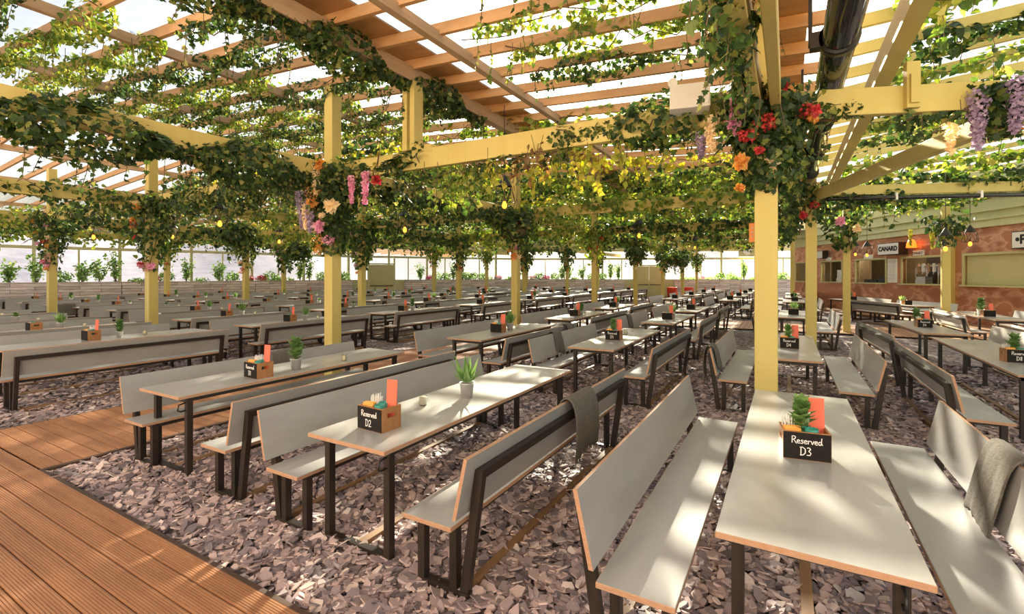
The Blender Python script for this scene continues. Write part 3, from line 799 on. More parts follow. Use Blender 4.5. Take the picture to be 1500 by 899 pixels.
# beer taps and boxes inside hatches
x_ = cloc(1356); bt = empty('beer_tap_rack', wpt(x_, -.28, HZ0), cang + math.pi); tag(bt, 'chrome beer tap arch with white handles on the bar counter', 'beer tap')
o = MB(); o.tube([(-.9, 0, 0), (-.9, 0, .6), (-.84, 0, .72), (-.7, 0, .76), (.8, 0, .76), (.9, 0, .7), (.9, 0, 0)], .045, 10); o.tube([(-.3, 0, 0), (-.3, 0, .76)], .035, 8); o.tube([(.3, 0, 0), (.3, 0, .76)], .035, 8); o.build('tap_arch', M['steel'], bt)
for q in range(6):
    o = MB(); o.box(-.05, .05, -.05, .03, .50, .86); o.build('tap_handle', M['white'] if q % 2 else M['ply'], bt, (-.75 + q * .29, -.02, 0)); o = MB(); o.tube([(0, -.02, .52), (0, -.08, .40)], .02, 6); o.build('tap_spout', M['steel'], bt, (-.75 + q * .29, 0, 0))
o = MB(); o.box(-.25, .25, -.15, .15, 0, .3); tag(o.build('glass_crate', M['steel'], None, wpt(cloc(1352), -.05, HZ0), cang), 'steel tray of glasses standing on the beer tap counter', 'tray')
o = MB(); o.box(-.45, .45, -.2, .2, 0, .16); tag(o.build('hot_plate', M['black'], None, wpt(cloc(1270), -.35, HZ0), cang), 'black hot plate on the counter under the CANARD sign', 'hot plate')
o = MB(); o.box(-.4, .4, -.2, .2, 0, .26); o.box(-.3, .3, -.16, .16, .26, .3); tag(o.build('till', M['black'], None, wpt(cloc(1289), -.35, HZ0), cang), 'black till box beside the hot plate', 'till')
o = MB(); o.box(-.3, .3, -.2, .2, 0, .2); o.box(-.1, .3, -.15, .15, .2, .65, M and 0); tag(o.build('coffee_machine', M['steel'], None, wpt(cloc(1227), -.3, HZ0), cang), 'steel machine inside the far hatch', 'machine')
for xx_ in (cloc(1277), cloc(1350), cloc(1220)):
    li = bpy.data.lights.new('kitchen_light', 'POINT'); li.energy = 25; li.color = (1, .8, .55); li.shadow_soft_size = .2
    lo = bpy.data.objects.new('kitchen_light', li); C.objects.link(lo); lo.location = wpt(xx_, -.7, 3.2)
# pilaster
o = MB(); o.box(-.12, .12, 0, .16, 0, 3.6); tag(o.build('trim_12', M['paint'], None, wpt(cloc(1395.5), 0, 0), cang), kind='structure')
# bar step
o = MB(); o.box(-4, CL, .02, 1.3, -.02, .05); tag(o.build('bar_step', M['runner'], None, (CP0.x, CP0.y, 0), cang), kind='structure')

# ---------------------------------------------------------------- furniture
TW, TL = .73, 2.95
def mb_table(L=TL):
    P = {}
    t = MB(); t.box(0, TW, 0, L, .742, .77, 0, 1); P['table_top'] = (t, ['top', 'ply'])
    a = MB(); a.box(.05, TW - .05, .10, .14, .69, .742); a.box(.05, TW - .05, L - .14, L - .10, .69, .742); a.box(.05, .085, .14, L - .14, .70, .742); a.box(TW - .085, TW - .05, .14, L - .14, .70, .742)
    P['table_frame'] = (a, ['frame'])
    for k, (x, y) in enumerate(((.055, .10), (TW - .105, .10), (.055, L - .15), (TW - .105, L - .15))):
        l = MB(); l.box(x, x + .05, y, y + .05, -.01, .742); P[f'leg#{k}'] = (l, ['frame'])
    for k, y in enumerate((.10, L - .15)):
        g = MB(); g.box(.105, TW - .105, y, y + .05, .0, .045); P[f'ground_rail#{k}'] = (g, ['frame'])
    s = MB(); s.box(TW / 2 - .03, TW / 2 + .03, .15, L - .15, .0, .045); P['stretcher'] = (s, ['runner'])
    h = MB(); h.tube([(TW - .08, .095, .69), (TW - .08, .04, .68), (TW - .08, .03, .63), (TW - .08, .06, .615), (TW - .08, .095, .62)], .007, 6); P['bag_hook'] = (h, ['black'])
    return P

def mb_bench(L=TL):
    """front edge at x=0, back towards +x"""
    P = {}
    s = MB(); s.box(0, .355, 0, L, .432, .46, 0, 1); P['seat'] = (s, ['board', 'ply'])
    b = MB(); b.add([(.365, .0, .505), (.388, .0, .505), (.388, L, .505), (.365, L, .505), (.445, .0, .865), (.467, .0, .86), (.467, L, .86), (.445, L, .865)],
                    [(3, 2, 1, 0)], 1); b.add(b.v[:8], [(4, 5, 6, 7)], 1); b.add(b.v[:8], [(0, 1, 5, 4), (2, 3, 7, 6)], 1); b.add(b.v[:8], [(1, 2, 6, 5), (3, 0, 4, 7)], 0); P['backrest'] = (b, ['board', 'ply'])
    k = 0
    for y in (.10, L - .15):
        for x in (.03, .27):
            l = MB(); l.box(x, x + .05, y, y + .05, -.01, .432); P[f'leg#{k}'] = (l, ['frame']); k += 1
    f = MB()
    for y in (.13, L - .13): f.bar((.36, y, 0), (.472, y, .76), .055, .045, 0, (0, 1, 0))
    f.bar((.472, .105, .745), (.472, L - .105, .745), .05, .05); P['back_frame'] = (f, ['frame'])
    for k, y in enumerate((.10, L - .15)):
        g = MB(); g.box(.08, .40, y, y + .05, .0, .045); P[f'ground_rail#{k}'] = (g, ['frame'])
    g = MB(); g.box(.325, .375, .15, L - .15, .0, .045); P['stretcher'] = (g, ['runner'])
    g = MB(); g.box(.04, .075, .15, L - .15, .39, .432); g.box(.28, .315, .15, L - .15, .39, .432); g.box(.08, .27, .11, .14, .39, .432); g.box(.08, .27, L - .14, L - .11, .39, .432); P['seat_frame'] = (g, ['frame'])
    return P

CACHE = {}
def proto(kind, L, far):
    key = (kind, round(L, 2), far)
    if key in CACHE: return CACHE[key]
    P = mb_table(L) if kind == 'table' else mb_bench(L)
    out = []
    if far:
        o = MB(); names = ['board', 'ply', 'frame', 'runner', 'black', 'top']
        for p, (m, mats) in P.items():
            if p == 'bag_hook': continue
            o.join(m, None, {i: names.index(x) for i, x in enumerate(mats)})
        out = o.mesh(kind, [M[x] for x in names])
    else:
        for p, (m, mats) in P.items(): out.append((p.split('#')[0], m.mesh(p.split('#')[0], [M[x] for x in mats])))
    CACHE[key] = out
    return out

def place(kind, name, x, y, rz, L, lab, cat, grp):
    u, v, fw = prj(x, y, .6)
    far = math.hypot(x, y) > 17
    pr = proto(kind, L, far)
    if far: o = link(name, pr, None, (x, y, 0), rz)
    else:
        o = empty(name, (x, y, 0), rz)
        for p, me in pr:
            c = link(p, me, o)
            if p in ('seat', 'backrest', 'table_top') and math.hypot(x, y) < 8: bevel(c, .003, 1)
    return tag(o, lab, cat, grp)

# stroke lettering for the chalk boards
GL = {'R': (.6, [[(0, 0), (.02, 1)], [(-.05, .92), (.2, 1), (.42, .9), (.42, .68), (.2, .53), (.03, .5)], [(.2, .53), (.55, -.05)]]),
      'e': (.46, [[(.02, .26), (.34, .30), (.34, .44), (.18, .52), (.03, .38), (.04, .12), (.2, 0), (.42, .1)]]),
      's': (.42, [[(.34, .44), (.18, .52), (.06, .40), (.3, .2), (.24, .03), (.0, .04)]]),
      'r': (.40, [[(.04, .5), (.07, 0)], [(.07, .3), (.2, .47), (.36, .46)]]),
      'v': (.42, [[(0, .5), (.15, 0), (.36, .52)]]),
      'd': (.5, [[(.34, .42), (.16, .5), (.02, .28), (.1, .02), (.28, .05), (.37, .35), (.40, 1.0)], [(.37, .35), (.48, .02)]]),
      'D': (.68, [[(.05, 0), (.06, 1)], [(-.08, .95), (.25, 1), (.52, .75), (.52, .3), (.28, .02), (-.05, 0)]]),
      '1': (.3, [[(0, .8), (.15, 1), (.15, 0)]]), '2': (.55, [[(.03, .78), (.2, 1), (.42, .85), (.35, .5), (.0, .02), (.5, .05)]]),
      '3': (.55, [[(.03, .92), (.25, 1), (.42, .8), (.2, .55), (.45, .35), (.35, .05), (.0, .05)]]), '4': (.55, [[(.3, 0), (.32, 1), (0, .35), (.5, .38)]]),
      '5': (.55, [[(.45, 1), (.08, .95), (.05, .6), (.35, .6), (.42, .25), (.2, 0), (0, .08)]]), '6': (.5, [[(.35, 1), (.05, .5), (.1, .05), (.35, .05), (.4, .35), (.1, .42)]]),
      '8': (.5, [[(.4, .85), (.2, 1), (.05, .8), (.38, .35), (.25, 0), (.03, .2), (.2, .5), (.42, .85)]]), ' ': (.3, [])}
def chalk_text(lines, hts, y):
    """strokes in the x-z plane, centred"""
    o = MB()
    for ln, (z, h, dx) in zip(lines, hts):
        wtot = sum(GL[c][0] for c in ln) * h; x = -wtot / 2 + dx
        for c in ln:
            wd, st = GL[c]
            for s in st:
                for p, q in zip(s[:-1], s[1:]):
                    o.bar((x + p[0] * h, y, z + p[1] * h), (x + q[0] * h, y, z + q[1] * h), .0016, h * .085 + .0006, 0, (0, 1, 0)) if False else o.bar((x + p[0] * h, y, z + p[1] * h), (x + q[0] * h, y, z + q[1] * h), h * .09 + .0008, .0016, 0, (0, 1, 0))
            x += wd * h
    return o

def mb_crate(w_=.25, d_=.18, h_=.165):
    o = MB(); t = .012; z = .0
    o.box(-w_ / 2, w_ / 2, 0, t, z, h_); o.box(-w_ / 2, w_ / 2, d_ - t, d_, z, h_); o.box(-w_ / 2 + t, w_ / 2 - t, t, d_ - t, z, .012)
    for sx in (-1, 1):     # ends with a hand hole
        x0, x1 = (-w_ / 2, -w_ / 2 + t) if sx < 0 else (w_ / 2 - t, w_ / 2)
        o.box(x0, x1, t, d_ - t, z, .095); o.box(x0, x1, t, d_ - t, .125, h_); o.box(x0, x1, t, .05, .095, .125); o.box(x0, x1, d_ - .05, d_ - t, .095, .125)
    return o
def mb_board(w_=.25, h_=.165):
    o = MB(); o.box(-w_ / 2 + .003, w_ / 2 - .003, -.006, 0, .004, h_ - .004); return o
def mb_pot(r=.055, h=.11):
    o = MB(); o.lathe([(0, 0), (r * .74, 0), (r * .98, h * .93), (r * 1.06, h * .95), (r * 1.06, h), (r * .95, h), (r * .93, h * .86), (0, h * .86)], 20); return o
def aloe(L, c, n=16, ln=.2):
    for k in range(n):
        a = k * 2.4; t = .15 + .75 * (k / n)
        d = np.array([math.cos(a) * (1 - t * .75), math.sin(a) * (1 - t * .75), .55 + t])
        L.add(np.array(c) + d * .01, np.cross(d, np.cross([0, 0, 1.], d)) * -1 + rng.normal(0, .05, 3), d, ln * rng.uniform(.75, 1.1))
def rosette(L, c, n=26, ln=.07, hgt=.13):
    for k in range(n):
        a = k * 2.4; t = k / n
        d = np.array([math.cos(a), math.sin(a), .15 + 1.0 * t]); p = np.array(c) + np.array([0, 0, hgt * t]) + rng.normal(0, .008, 3)
        L.add(p, np.array([-math.cos(a) * .5 * (1 + t), -math.sin(a) * .5 * (1 + t), 1.]), d, ln * rng.uniform(.8, 1.25))
PK = {}
def plant_meshes(kind):
    if kind in PK: return PK[kind]
    L = Leaves(); st = MB()
    if kind == 'aloe':
        aloe(L, (0, 0, .10), 20, .21); PK[kind] = L.mesh('leaves', M['succulent'], 'SL')
    elif kind == 'leafy':
        rosette(L, (0, 0, .11), 40, .092, .16); st.tube([(0, 0, .09), (0, 0, .25)], .006, 6); PK[kind] = L.mesh('leaves', M['succulent'], 'ME', st)
    else:
        rosette(L, (0, 0, .10), 24, .06, .06); PK[kind] = L.mesh('leaves', M['succulent'], 'ME', st)
    return PK[kind]
def pot_plant(x, y, z, kind, lab, sc=1.0, grp=None, parts=True):
    o = empty('potted_plant', (x, y, z), rng.uniform(0, 6)); o.scale = (sc, sc, sc)
    if 'pot' not in PK: PK['pot'] = mb_pot().mesh('pot', M['zinc']); s = MB(); s.lathe([(0, .096), (.05, .096)], 16); PK['soil'] = s.mesh('soil', M['soil'])
    link('pot', PK['pot'], o); link('soil', PK['soil'], o); link('leaves', plant_meshes(kind), o)
    return tag(o, lab, 'plant', grp)
for nm_, mb_, mt_ in (('crate', mb_crate(), 'crate'), ('chalkboard', mb_board(), 'chalk')): PK[nm_] = mb_.mesh(nm_, M[mt_])
o = MB(); o.box(-.045, .045, -.003, .003, 0, .33); PK['menu'] = o.mesh('menu_card', M['coral'])
o = MB(); o.lathe([(0, 0), (.030, 0), (.037, .115), (.034, .115), (.028, .01)], 16); PK['cup'] = o.mesh('tin_cup', M['teal'])
o = MB()
for q in range(7): o.box(-.045, .045, -.03 + q * .008, -.025 + q * .008, 0, .145 + .012 * (q % 3), 0)
PK['napkins'] = o.mesh('napkin_bundle', M['napkin'])
o = MB()
for q in range(26):
    a, r_ = q * 2.4, .03 * math.sqrt(q / 26)
    o.tube([(r_ * math.cos(a), r_ * math.sin(a), .0), (r_ * 1.5 * math.cos(a), r_ * 1.5 * math.sin(a), .19 + .008 * (q % 4))], .0028, 5)
PK['straws'] = o.mesh('straw_bundle', M['white'])
o = MB(); o.lathe([(0, 0), (.032, 0), (.036, .005), (.036, .08), (.033, .08), (.033, .008), (0, .008)], 18); PK['tumbler'] = o.mesh('glass_tumbler', M['glass'])
o = MB(); o.lathe([(0, .009), (.0325, .009), (.0325, .07), (0, .068)], 18); PK['wax'] = o.mesh('wax', M['wax'])
o = MB()
for q in range(6): o.box(-.05, .05, -.035 + q * .011, -.027 + q * .011, 0, .15 - .004 * q)
PK['cutlery'] = o.mesh('napkin_stack', M['white'])

def caddy(x, y, rz, tn, board=None, near=False, card=True, plant_in=False, z=.77):
    r = empty('table_caddy', (x, y, z), rz); tag(r, f"wooden chalkboard caddy on the {tn}", 'caddy', 'caddies on the tables')
    link('crate', PK['crate'], r); b = link('chalkboard', PK['chalkboard'], r)
    if board:
        t = chalk_text(['Reserved', board], [(.098, .042, 0), (.03, .048, -.005)], -.0068).build('chalk_lettering', M['chalkline'], b)
    Mx = Matrix.Translation((x, y, z)) @ Matrix.Rotation(rz, 4, 'Z')
    def put(mesh, name, lx, ly, lz, lab, cat, rzz=0, tilt=None):
        p = Mx @ Vector((lx, ly, lz)); o = link(name, PK[mesh], None, p, rz + rzz)
        if tilt: o.rotation_euler = (tilt[0], tilt[1], rz + rzz)
        return tag(o, lab, cat, f'caddy contents')
    if card: put('menu', 'menu_card', .075, .125 if near else .1, .012, f"coral menu card in caddy on the {tn}", 'menu', 0 if not near else .15, (R(-4), 0))
    if near:
        put('napkins', 'napkin_bundle', -.07, .06, .012, f"orange napkins in caddy on the {tn}", 'napkins', .2)
        put('cup', 'tin_cup', .035, .06, .06, f"front teal cup in caddy on the {tn}", 'cup'); put('cup', 'tin_cup', .005, .125, .06, f"rear teal cup in caddy on the {tn}", 'cup')
        put('straws', 'straw_bundle', -.075, .13, .012, f"white straws in caddy on the {tn}", 'straws')
    else:
        put('cup', 'tin_cup', .01, .07, .06, f"teal cup in caddy on the {tn}", 'cup')
        if math.hypot(x, y) < 22: put('cutlery', 'napkin_stack', -.07, .08, .012, f"white napkins in caddy on the {tn}", 'napkins')
    if plant_in:
        p = Mx @ Vector((-.015, .10, .05)); pot_plant(p.x, p.y, p.z, 'leafy', f"leafy plant in caddy on the {tn}", .95)
def candle(x, y, tn, z=.77):
    o = empty('candle_glass', (x, y, z)); link('glass_tumbler', PK['tumbler'], o); link('wax', PK['wax'], o)
    tag(o, f"small candle in a glass on the {tn}", 'candle', 'candles on the tables')

def blanket(x, y, wd, rz, lab, drop=(.32, .30)):
    """a folded throw over the top of a backrest; x,y on the backrest line, local x points to the bench rear"""
    o = MB(); n, k = 15, 13; v = []
    for i in range(n):
        s = i / (n - 1); yy = (s - .5) * wd
        wob = .004 * math.sin(s * 13) + .003 * math.sin(s * 29 + 1)
        prof = []
        fr, bk = drop
        fr += .03 * math.sin(s * 6 + .5); bk += .03 * math.sin(s * 5 + 2)
        for q in range(5): t = q / 5; prof.append((-.03 - (1 - t) * fr * .22 - .012, -(1 - t) * fr))
        prof += [(-.03, .012), (.01, .03), (.055, .012)]
        for q in range(5): t = (q + 1) / 5; prof.append((.072 - (.0 if t < .3 else .0) + .02 * math.sin(t * 3), -t * bk))
        for a, b in prof: v.append((a + wob * (1 if b < -.04 else .4) * (1 if a > 0 else -1) * 1.0, yy * (1 + .04 * (b < -.1)), .865 + b))
    f = []
    for i in range(n - 1):
        for j in range(k - 1): q = i * k + j; f.append((q, q + 1, q + k + 1, q + k))
    o.add(v, f, 0, True); ob = o.build('throw_blanket', M['blanket'], None, (x, y, 0), rz)
    sd = ob.modifiers.new('thick', 'SOLIDIFY'); sd.thickness = .014; sd.offset = 1
    ss = ob.modifiers.new('smooth', 'SUBSURF'); ss.levels = 1; ss.render_levels = 1
    fr = MB()
    for i in range(0, n): 
        for kk in (0, k - 1):
            p = v[i * k + kk]; fr.tube([p, (p[0], p[1], p[2] - .035)], [.006, .003], 5)
    fr.build('fringe', M['blanket'], ob)
    return tag(ob, lab, 'blanket', 'throw blankets on bench backs')

PLIST = list(POSTS.values()) + [p[:2] for p in RP]
def clear(x0, x1, y0, y1, m=.14):
    return not any(x0 - m < px < x1 + m and y0 - m < py < y1 + m for px, py in PLIST)

def setting(tx, ty, tn, L=TL, lgap=.12, rgap=.13, left=True, right=True, by0=-.1, deco='auto', board=None, rz=0.0):
    """table with its two benches and the things on it; (tx, ty) near window-side corner of the table"""
    T = Matrix.Translation((tx, ty, 0)) @ Matrix.Rotation(rz, 4, 'Z')
    def wp(a, b): p = T @ Vector((a, b, 0)); return p.x, p.y
    place('table', 'trestle_table', tx, ty, rz, L, f"long grey topped table, {tn}", 'table', 'long grey tables')
    if left:
        p = wp(-lgap, by0 + TL); place('bench', 'bench', p[0], p[1], rz + math.pi, TL, f"grey backed bench on window side, {tn}", 'bench', 'grey backed benches')
    if right:
        p = wp(TW + rgap, by0); place('bench', 'bench', p[0], p[1], rz, TL, f"grey backed bench on bar side, {tn}", 'bench', 'grey backed benches')
    if deco == 'auto':
        c = wp(TW * .5, L * .36); caddy(c[0], c[1], rz, tn, board, near=math.hypot(*c) < 11, card=rng.uniform() < .8, plant_in=board is not None)
        if math.hypot(tx, ty) < 30:
            if board is None:
                q = wp(TW * .55, L * .52); pot_plant(q[0], q[1], .77, rng.choice(['aloe', 'leafy', 'low']), f"zinc pot plant on the {tn}", rng.uniform(.95, 1.3), 'pot plants on the tables')
            if math.hypot(tx, ty) < 20: q = wp(TW * .45, L * .66); candle(q[0], q[1], tn)

# front tables -------------------------------------------------------------------------
setting(-.27, 2.21, 'front D3 table', deco=None, lgap=.14, rgap=.15, by0=-.12)
setting(-2.9, 2.17, 'front D2 table', deco=None, lgap=.06, rgap=.19, by0=-.04)
setting(-5.47, 2.21, 'front D1 table', deco=None, lgap=-.20, rgap=.48, by0=-.06, rz=R(.4))
caddy(.10, 3.33, R(8), 'front D3 table', 'D3', True, True, True)
caddy(-2.56, 2.42, R(-3), 'front D2 table', 'D2', True, True, False); pot_plant(-2.50, 3.52, .77, 'aloe', 'spiky aloe in a zinc pot on the front D2 table', 1.22); candle(-2.67, 3.12, 'front D2 table')
caddy(-4.97, 3.02, R(-3), 'front D1 table', 'D1', True, True, False); pot_plant(-4.95, 3.55, .77, 'leafy', 'leafy plant in a zinc pot on the front D1 table', 1.2); candle(-4.93, 4.23, 'front D1 table')
blanket(-1.515, 3.71, .50, 0, 'grey throw over the bench between the D2 and D3 tables', (.25, .44))
blanket(1.072, 3.70, .42, 0, 'grey fringed throw over the bench back at the D3 table bar side', (.42, .3))
blanket(-5.74, 3.9, .34, math.pi, 'dark grey throw over the bench on the boardwalk side of the D1 table')
# rows behind
rows = [
    (-.34, 7.2, 'second D3 row table with the D4 board', 'D4', True, True, TL), (-.22, 14.3, 'third D3 row table', None, True, True, TL),
    (-2.93, 6.78, 'second D2 row table with the D5 board', 'D5', True, True, TL), (-2.95, 11.1, 'third D2 row table', None, True, True, TL), (-3.05, 15.1, 'fourth D2 row table', None, True, True, TL - .25),
    (-5.20, 6.7, 'second D1 row table', None, True, True, TL), (-5.35, 10.9, 'third D1 row table', None, True, True, TL), (-5.62, 15.1, 'fourth D1 row table', None, True, True, TL - .25)]
for x, y, tn, bd, l, r, L in rows: setting(x, y, tn, L, left=l, right=r, board=bd, lgap=.12, rgap=.15, by0=-.2)
blanket(-3.515, 7.6, .3, math.pi, 'grey throw over the window side bench of the D5 table')
blanket(-.925, 7.25, .3, math.pi, 'grey throw over the window side bench of the D4 table', (.3, .45))
blanket(-1.58, 14.2, .3, 0, 'grey throw over a bench between the third D2 and D3 row tables')
blanket(-3.855, 8.9, .3, 0, 'grey throw over the bar side bench of the second D1 row table')
blanket(-3.535, 12.0, .3, math.pi, 'grey throw over the window side bench of the third D2 row table')
for r_, yy in enumerate((22.4, 26.9, 31.4, 35.9, 40.2)):
    for c_, xx in enumerate((-.1, -2.6, -5.0)):
        if yy > 38 and c_ > 1 or not inside(xx, yy + 3.4): continue
        if math.hypot(max(xx + 1.5 - (7.0 - (yy - 22) * .484), 0), 0) > 0: continue
        setting(xx, yy, f"{ORD[r_]} table past crossing in {('D3', 'D2', 'D1')[c_]} row")
# right wing
setting(2.2, 7.35, 'corner table with the D8 board', 3.6, deco=None, right=False, lgap=.32, by0=-1.05); caddy(2.52, 8.35, R(6), 'corner D8 table', 'D8', True, False, True)
setting(2.22, 11.75, 'table behind the D8 table', 3.0, deco=None, right=True, lgap=.34, rgap=.2, by0=-1.75, rz=R(3)); caddy(2.5, 13.0, R(6), 'table behind the D8 table', 'D6', True, True, False); pot_plant(2.42, 13.3, .77, 'leafy', 'zinc pot plant on the table behind the D8 table', 1.2)
blanket(1.37, 12.4, .3, math.pi + R(3), 'dark throw over the bench back by the post behind the D4 table')
setting(4.42, 16.1, 'table nearest the copper bar', 3.3, deco=None, rz=R(2)); caddy(4.62, 17.2, R(8), 'table nearest the copper bar', 'D7' if False else None, False, True); pot_plant(4.55, 17.6, .77, 'leafy', 'leafy zinc pot plant on the table nearest the copper bar', 1.5); candle(4.5, 17.8, 'table nearest the copper bar')
setting(2.45, 24.5, 'table below the CANARD sign', 2.4, rz=R(20), left=False)
setting(3.9, 21.6, 'second table along the copper bar', 2.4, rz=R(25))
# rows past the boardwalk
for c_ in range(8):
    xx = -10.62 - 2.66 * c_
    ys = [2.3, 6.05, 9.9, 14.2, 18.3, 22.3, 26.2, 30.2, 34.0] if c_ < 2 else [2.3, 6.6, 10.6, 14.6, 18.6, 22.6, 26.6, 30.6, 34.4]
    for r_, yy in enumerate(ys):
        x2 = xx
        if not inside(xx - 1.6, yy + 1.5) or not inside(xx - .5, yy + 3.8): continue
        if not (seen(xx, yy + 3, .8, 20) or seen(xx + .7, yy + 2, .8, 20) or seen(xx + .8, yy, .8, 20)): continue
        for dx in (0, .25, -.25, .5, -.5, .75, -.75):
            if clear(xx + dx - .12, xx + dx + TW + .12, yy, yy + TL, .1) and clear(xx + dx - .62, xx + dx - .1, yy - .15, yy + TL - .15, .1) and clear(xx + dx + TW + .1, xx + dx + TW + .66, yy - .15, yy + TL - .15, .1): x2 = xx + dx; break
        rg = .45 if c_ == 0 and r_ == 0 else .16
        if c_ == 0 and r_ > 0 and (x2 + TW + rg + .5) > -8.1: rg = .12
        setting(x2, yy, f"{ORD[r_]} table of {ORD[c_]} row past the boardwalk", rgap=rg, by0=-.2)
blanket(-21.2, 6.4, .6, math.pi, 'black coat over a far bench back by the twin window posts')
# red tubs by the back doors
for q in range(2):
    p = unp(985 + q * 22, 431, 0) if False else (-8.4 + q * 1.2, 41.4 + q * .4)
    o = MB(); o.lathe([(0, 0), (.36, 0), (.42, .8), (.44, .85), (.38, .85), (.36, .1), (0, .1)], 16)
    tag(o.build('red_tub', M['red'], None, (p[0], p[1], 0)), 'red round tub by the back doors, ' + ('nearer the doors' if q == 0 else 'nearer the bar'), 'tub', 'red tubs by the back doors')

# plaques on posts
def plaque(px, z, mat, lab, wd=.3, hh=.16, face='front'):
    r = empty('post_plaque', (px[0], px[1], z)); tag(r, lab, 'sign', 'plaques on posts')
    o = MB(); o.box(-wd / 2, wd / 2, -.125, -.1, -hh / 2, hh / 2); b = o.build('plaque_board', M[mat], r)
    o = MB()
    for q in range(3): o.box(-wd * .36, wd * .36 - .03 * q, -.1275, -.125, hh * .2 - q * hh * .22, hh * .28 - q * hh * .22)
    o.build('plaque_lines', M['crate_dark'], b)
plaque(POSTS[3, 0], 2.38, 'signbrown', 'brown plaque on the post by the windows with a twin beside it', .5, .26)
if (4, 0) in POSTS: plaque(POSTS[4, 0], 2.15, 'signbrown', 'lower brown plaque on the thinner post nearest the windows', .5, .26)
plaque(POSTS[2, 0], 2.06, 'signbrown', 'brown plaque on the flower wrapped post past the boardwalk', .28, .22)
plaque(POSTS[1, 0], 2.52, 'signorange', 'orange plaque on the front boardwalk post under the wisteria', .17, .17)
plaque((POSTS[0, 0][0] - .105, POSTS[0, 0][1] + .2), 2.32, 'signorange', 'orange plaque on the side of the nearest yellow post', .12, .2)
plaque(POSTS[1, 1], 2.4, 'signorange', 'orange plaque on the second boardwalk post', .16, .2)

# ---------------------------------------------------------------- greenery
NG = [0]
def garland(name, mat, det, lab, build, cat='garland', grp='ivy garlands', offs=(0, 0, 0)):
    L = Leaves(); ex = MB(); build(L, ex)
    if L.count() == 0: return None
    o = link(name, L.mesh(name, M[mat], det, ex), None, offs); NG[0] += 1
    return tag(o, lab, cat, grp)

def vine_line(ex, A, B, r=.008, wob=.08, n=14):
    A = np.array(A, float); B = np.array(B, float)
    ex.tube([tuple(A + (B - A) * k / n + rng.normal(0, wob, 3)) for k in range(n + 1)], r, 5)

def beam_ivy(A, B, per_m, lab, size=(.05, .09), det='HI', mat='ivy', ra=.2, rb=.24, drop=.12, st=4, sl=(.15, .45), clump=.55, ferns=0):
    def b(L, ex):
        ln = math.dist(A, B); wrap(L, A, B, per_m, ra, rb, drop, size, clump); strands(L, (A[0], A[1], A[2] - drop - rb * .6), (B[0], B[1], B[2] - drop - rb * .6), int(st * ln), sl, size=(size[0] * .8, size[1] * .85), extra=ex)
        vine_line(ex, (A[0], A[1], A[2] - drop), (B[0], B[1], B[2] - drop))
        for _ in range(ferns):
            t = rng.uniform(); p = np.array(A) + (np.array(B) - np.array(A)) * t + np.array([0, 0, -.1])
            fern(L, p, rng.normal(0, 1, 3) * np.array([1, .6, .1]) + np.array([0, 0, .35]), rng.uniform(.4, .75), .13)
    return garland('ivy_garland', mat, det, lab, b)
def spray(P, n, lab, mat='ivy_gold', ln=(.25, .5), sp=.3, size=(.07, .13)):
    def b(L, ex):
        for _ in range(n):
            p = np.array(P) + rng.normal(0, 1, 3) * np.array([sp, sp * .5, .06]); q = rng.uniform(*ln); m_ = int(q / .035); t = np.linspace(0, q, m_)
            d = rng.normal(0, .25, 3); d[2] = -1
            pts = p[None] + d[None] * t[:, None]
            L.add(pts + rng.normal(0, .015, (m_, 3)), rng.normal(0, .6, (m_, 3)) + [0, -.8, .2], rng.normal(0, .65, (m_, 3)) + [0, 0, -.8], rng.uniform(*size, m_)); ex.tube([tuple(p + np.array([0, 0, .12])), tuple(pts[-1])], .004, 4)
    return garland('hanging_spray', mat, 'LO', lab, b, 'spray', 'hanging sprays')

# near beams
x1 = p10[0]
beam_ivy((x1, .9, BT - .08), (x1, 5.45, BT - .08), 1000, 'dense dark ivy and fern garland along the near boardwalk beam', ra=.32, rb=.30, drop=.22, st=12, sl=(.15, .5), ferns=9)
beam_ivy((x1, 5.8, BT - .1), (x1, 11.8, BT - .1), 480, 'ivy garland along the boardwalk beam behind the front post', ra=.26, rb=.28, drop=.16, st=6, det='ME', ferns=6, size=(.07, .12))
beam_ivy((-5.04, 2.2, zr(-5) - .15), (-5.04, 7.5, zr(-5) - .15), 800, 'dark ivy garland under the valley beam', ra=.26, rb=.24, drop=.06, st=7, sl=(.1, .4), ferns=2)
beam_ivy((x1 + .2, 5.6, BT - .1), (-4.7, 5.6, BT - .1), 420, 'ivy on the golden beam between front boardwalk post and strut', ra=.2, rb=.26, drop=.1, st=8, ferns=3)
beam_ivy((-2.6, 5.6, BT - .1), (-.35, 5.6, BT - .05), 480, 'ivy covering the golden beam near the nearest post', ra=.2, rb=.28, drop=.06, st=7, mat='ivy', ferns=2)
beam_ivy((-4.7, 5.62, BT - .3), (-2.4, 5.62, BT - .3), 60, 'thin ivy trail hanging below the golden beam', ra=.12, rb=.1, drop=.08, st=5, sl=(.1, .3))
spray((-4.2, 5.75, BT - .34), 16, 'yellow green spray hanging under the golden beam', 'ivy_light', (.3, .6))
spray((-3.0, 5.7, BT - .3), 12, 'golden willow spray under the golden beam', 'ivy_gold', (.2, .42))
spray((-3.35, 5.65, BT - .28), 7, 'russet spray under the golden beam', 'ivy_brown', (.2, .4))
spray((-2.0, 5.75, BT - .3), 10, 'golden willow spray beside the emergency light', 'ivy_gold', (.25, .5))
beam_ivy((-13.2, 5.6, BT - .1), (x1 - .3, 5.6, BT - .1), 480, 'ivy garland along the front cross beam past the boardwalk', ra=.24, rb=.28, drop=.14, st=6, det='ME', size=(.07, .12), ferns=6)
beam_ivy((-21, 5.6, BT - .1), (-13.6, 5.6, BT - .1), 170, 'ivy garland on the front cross beam toward the windows', ra=.28, rb=.30, drop=.04, st=3, sl=(.1, .3), det='ME', size=(.10, .16))
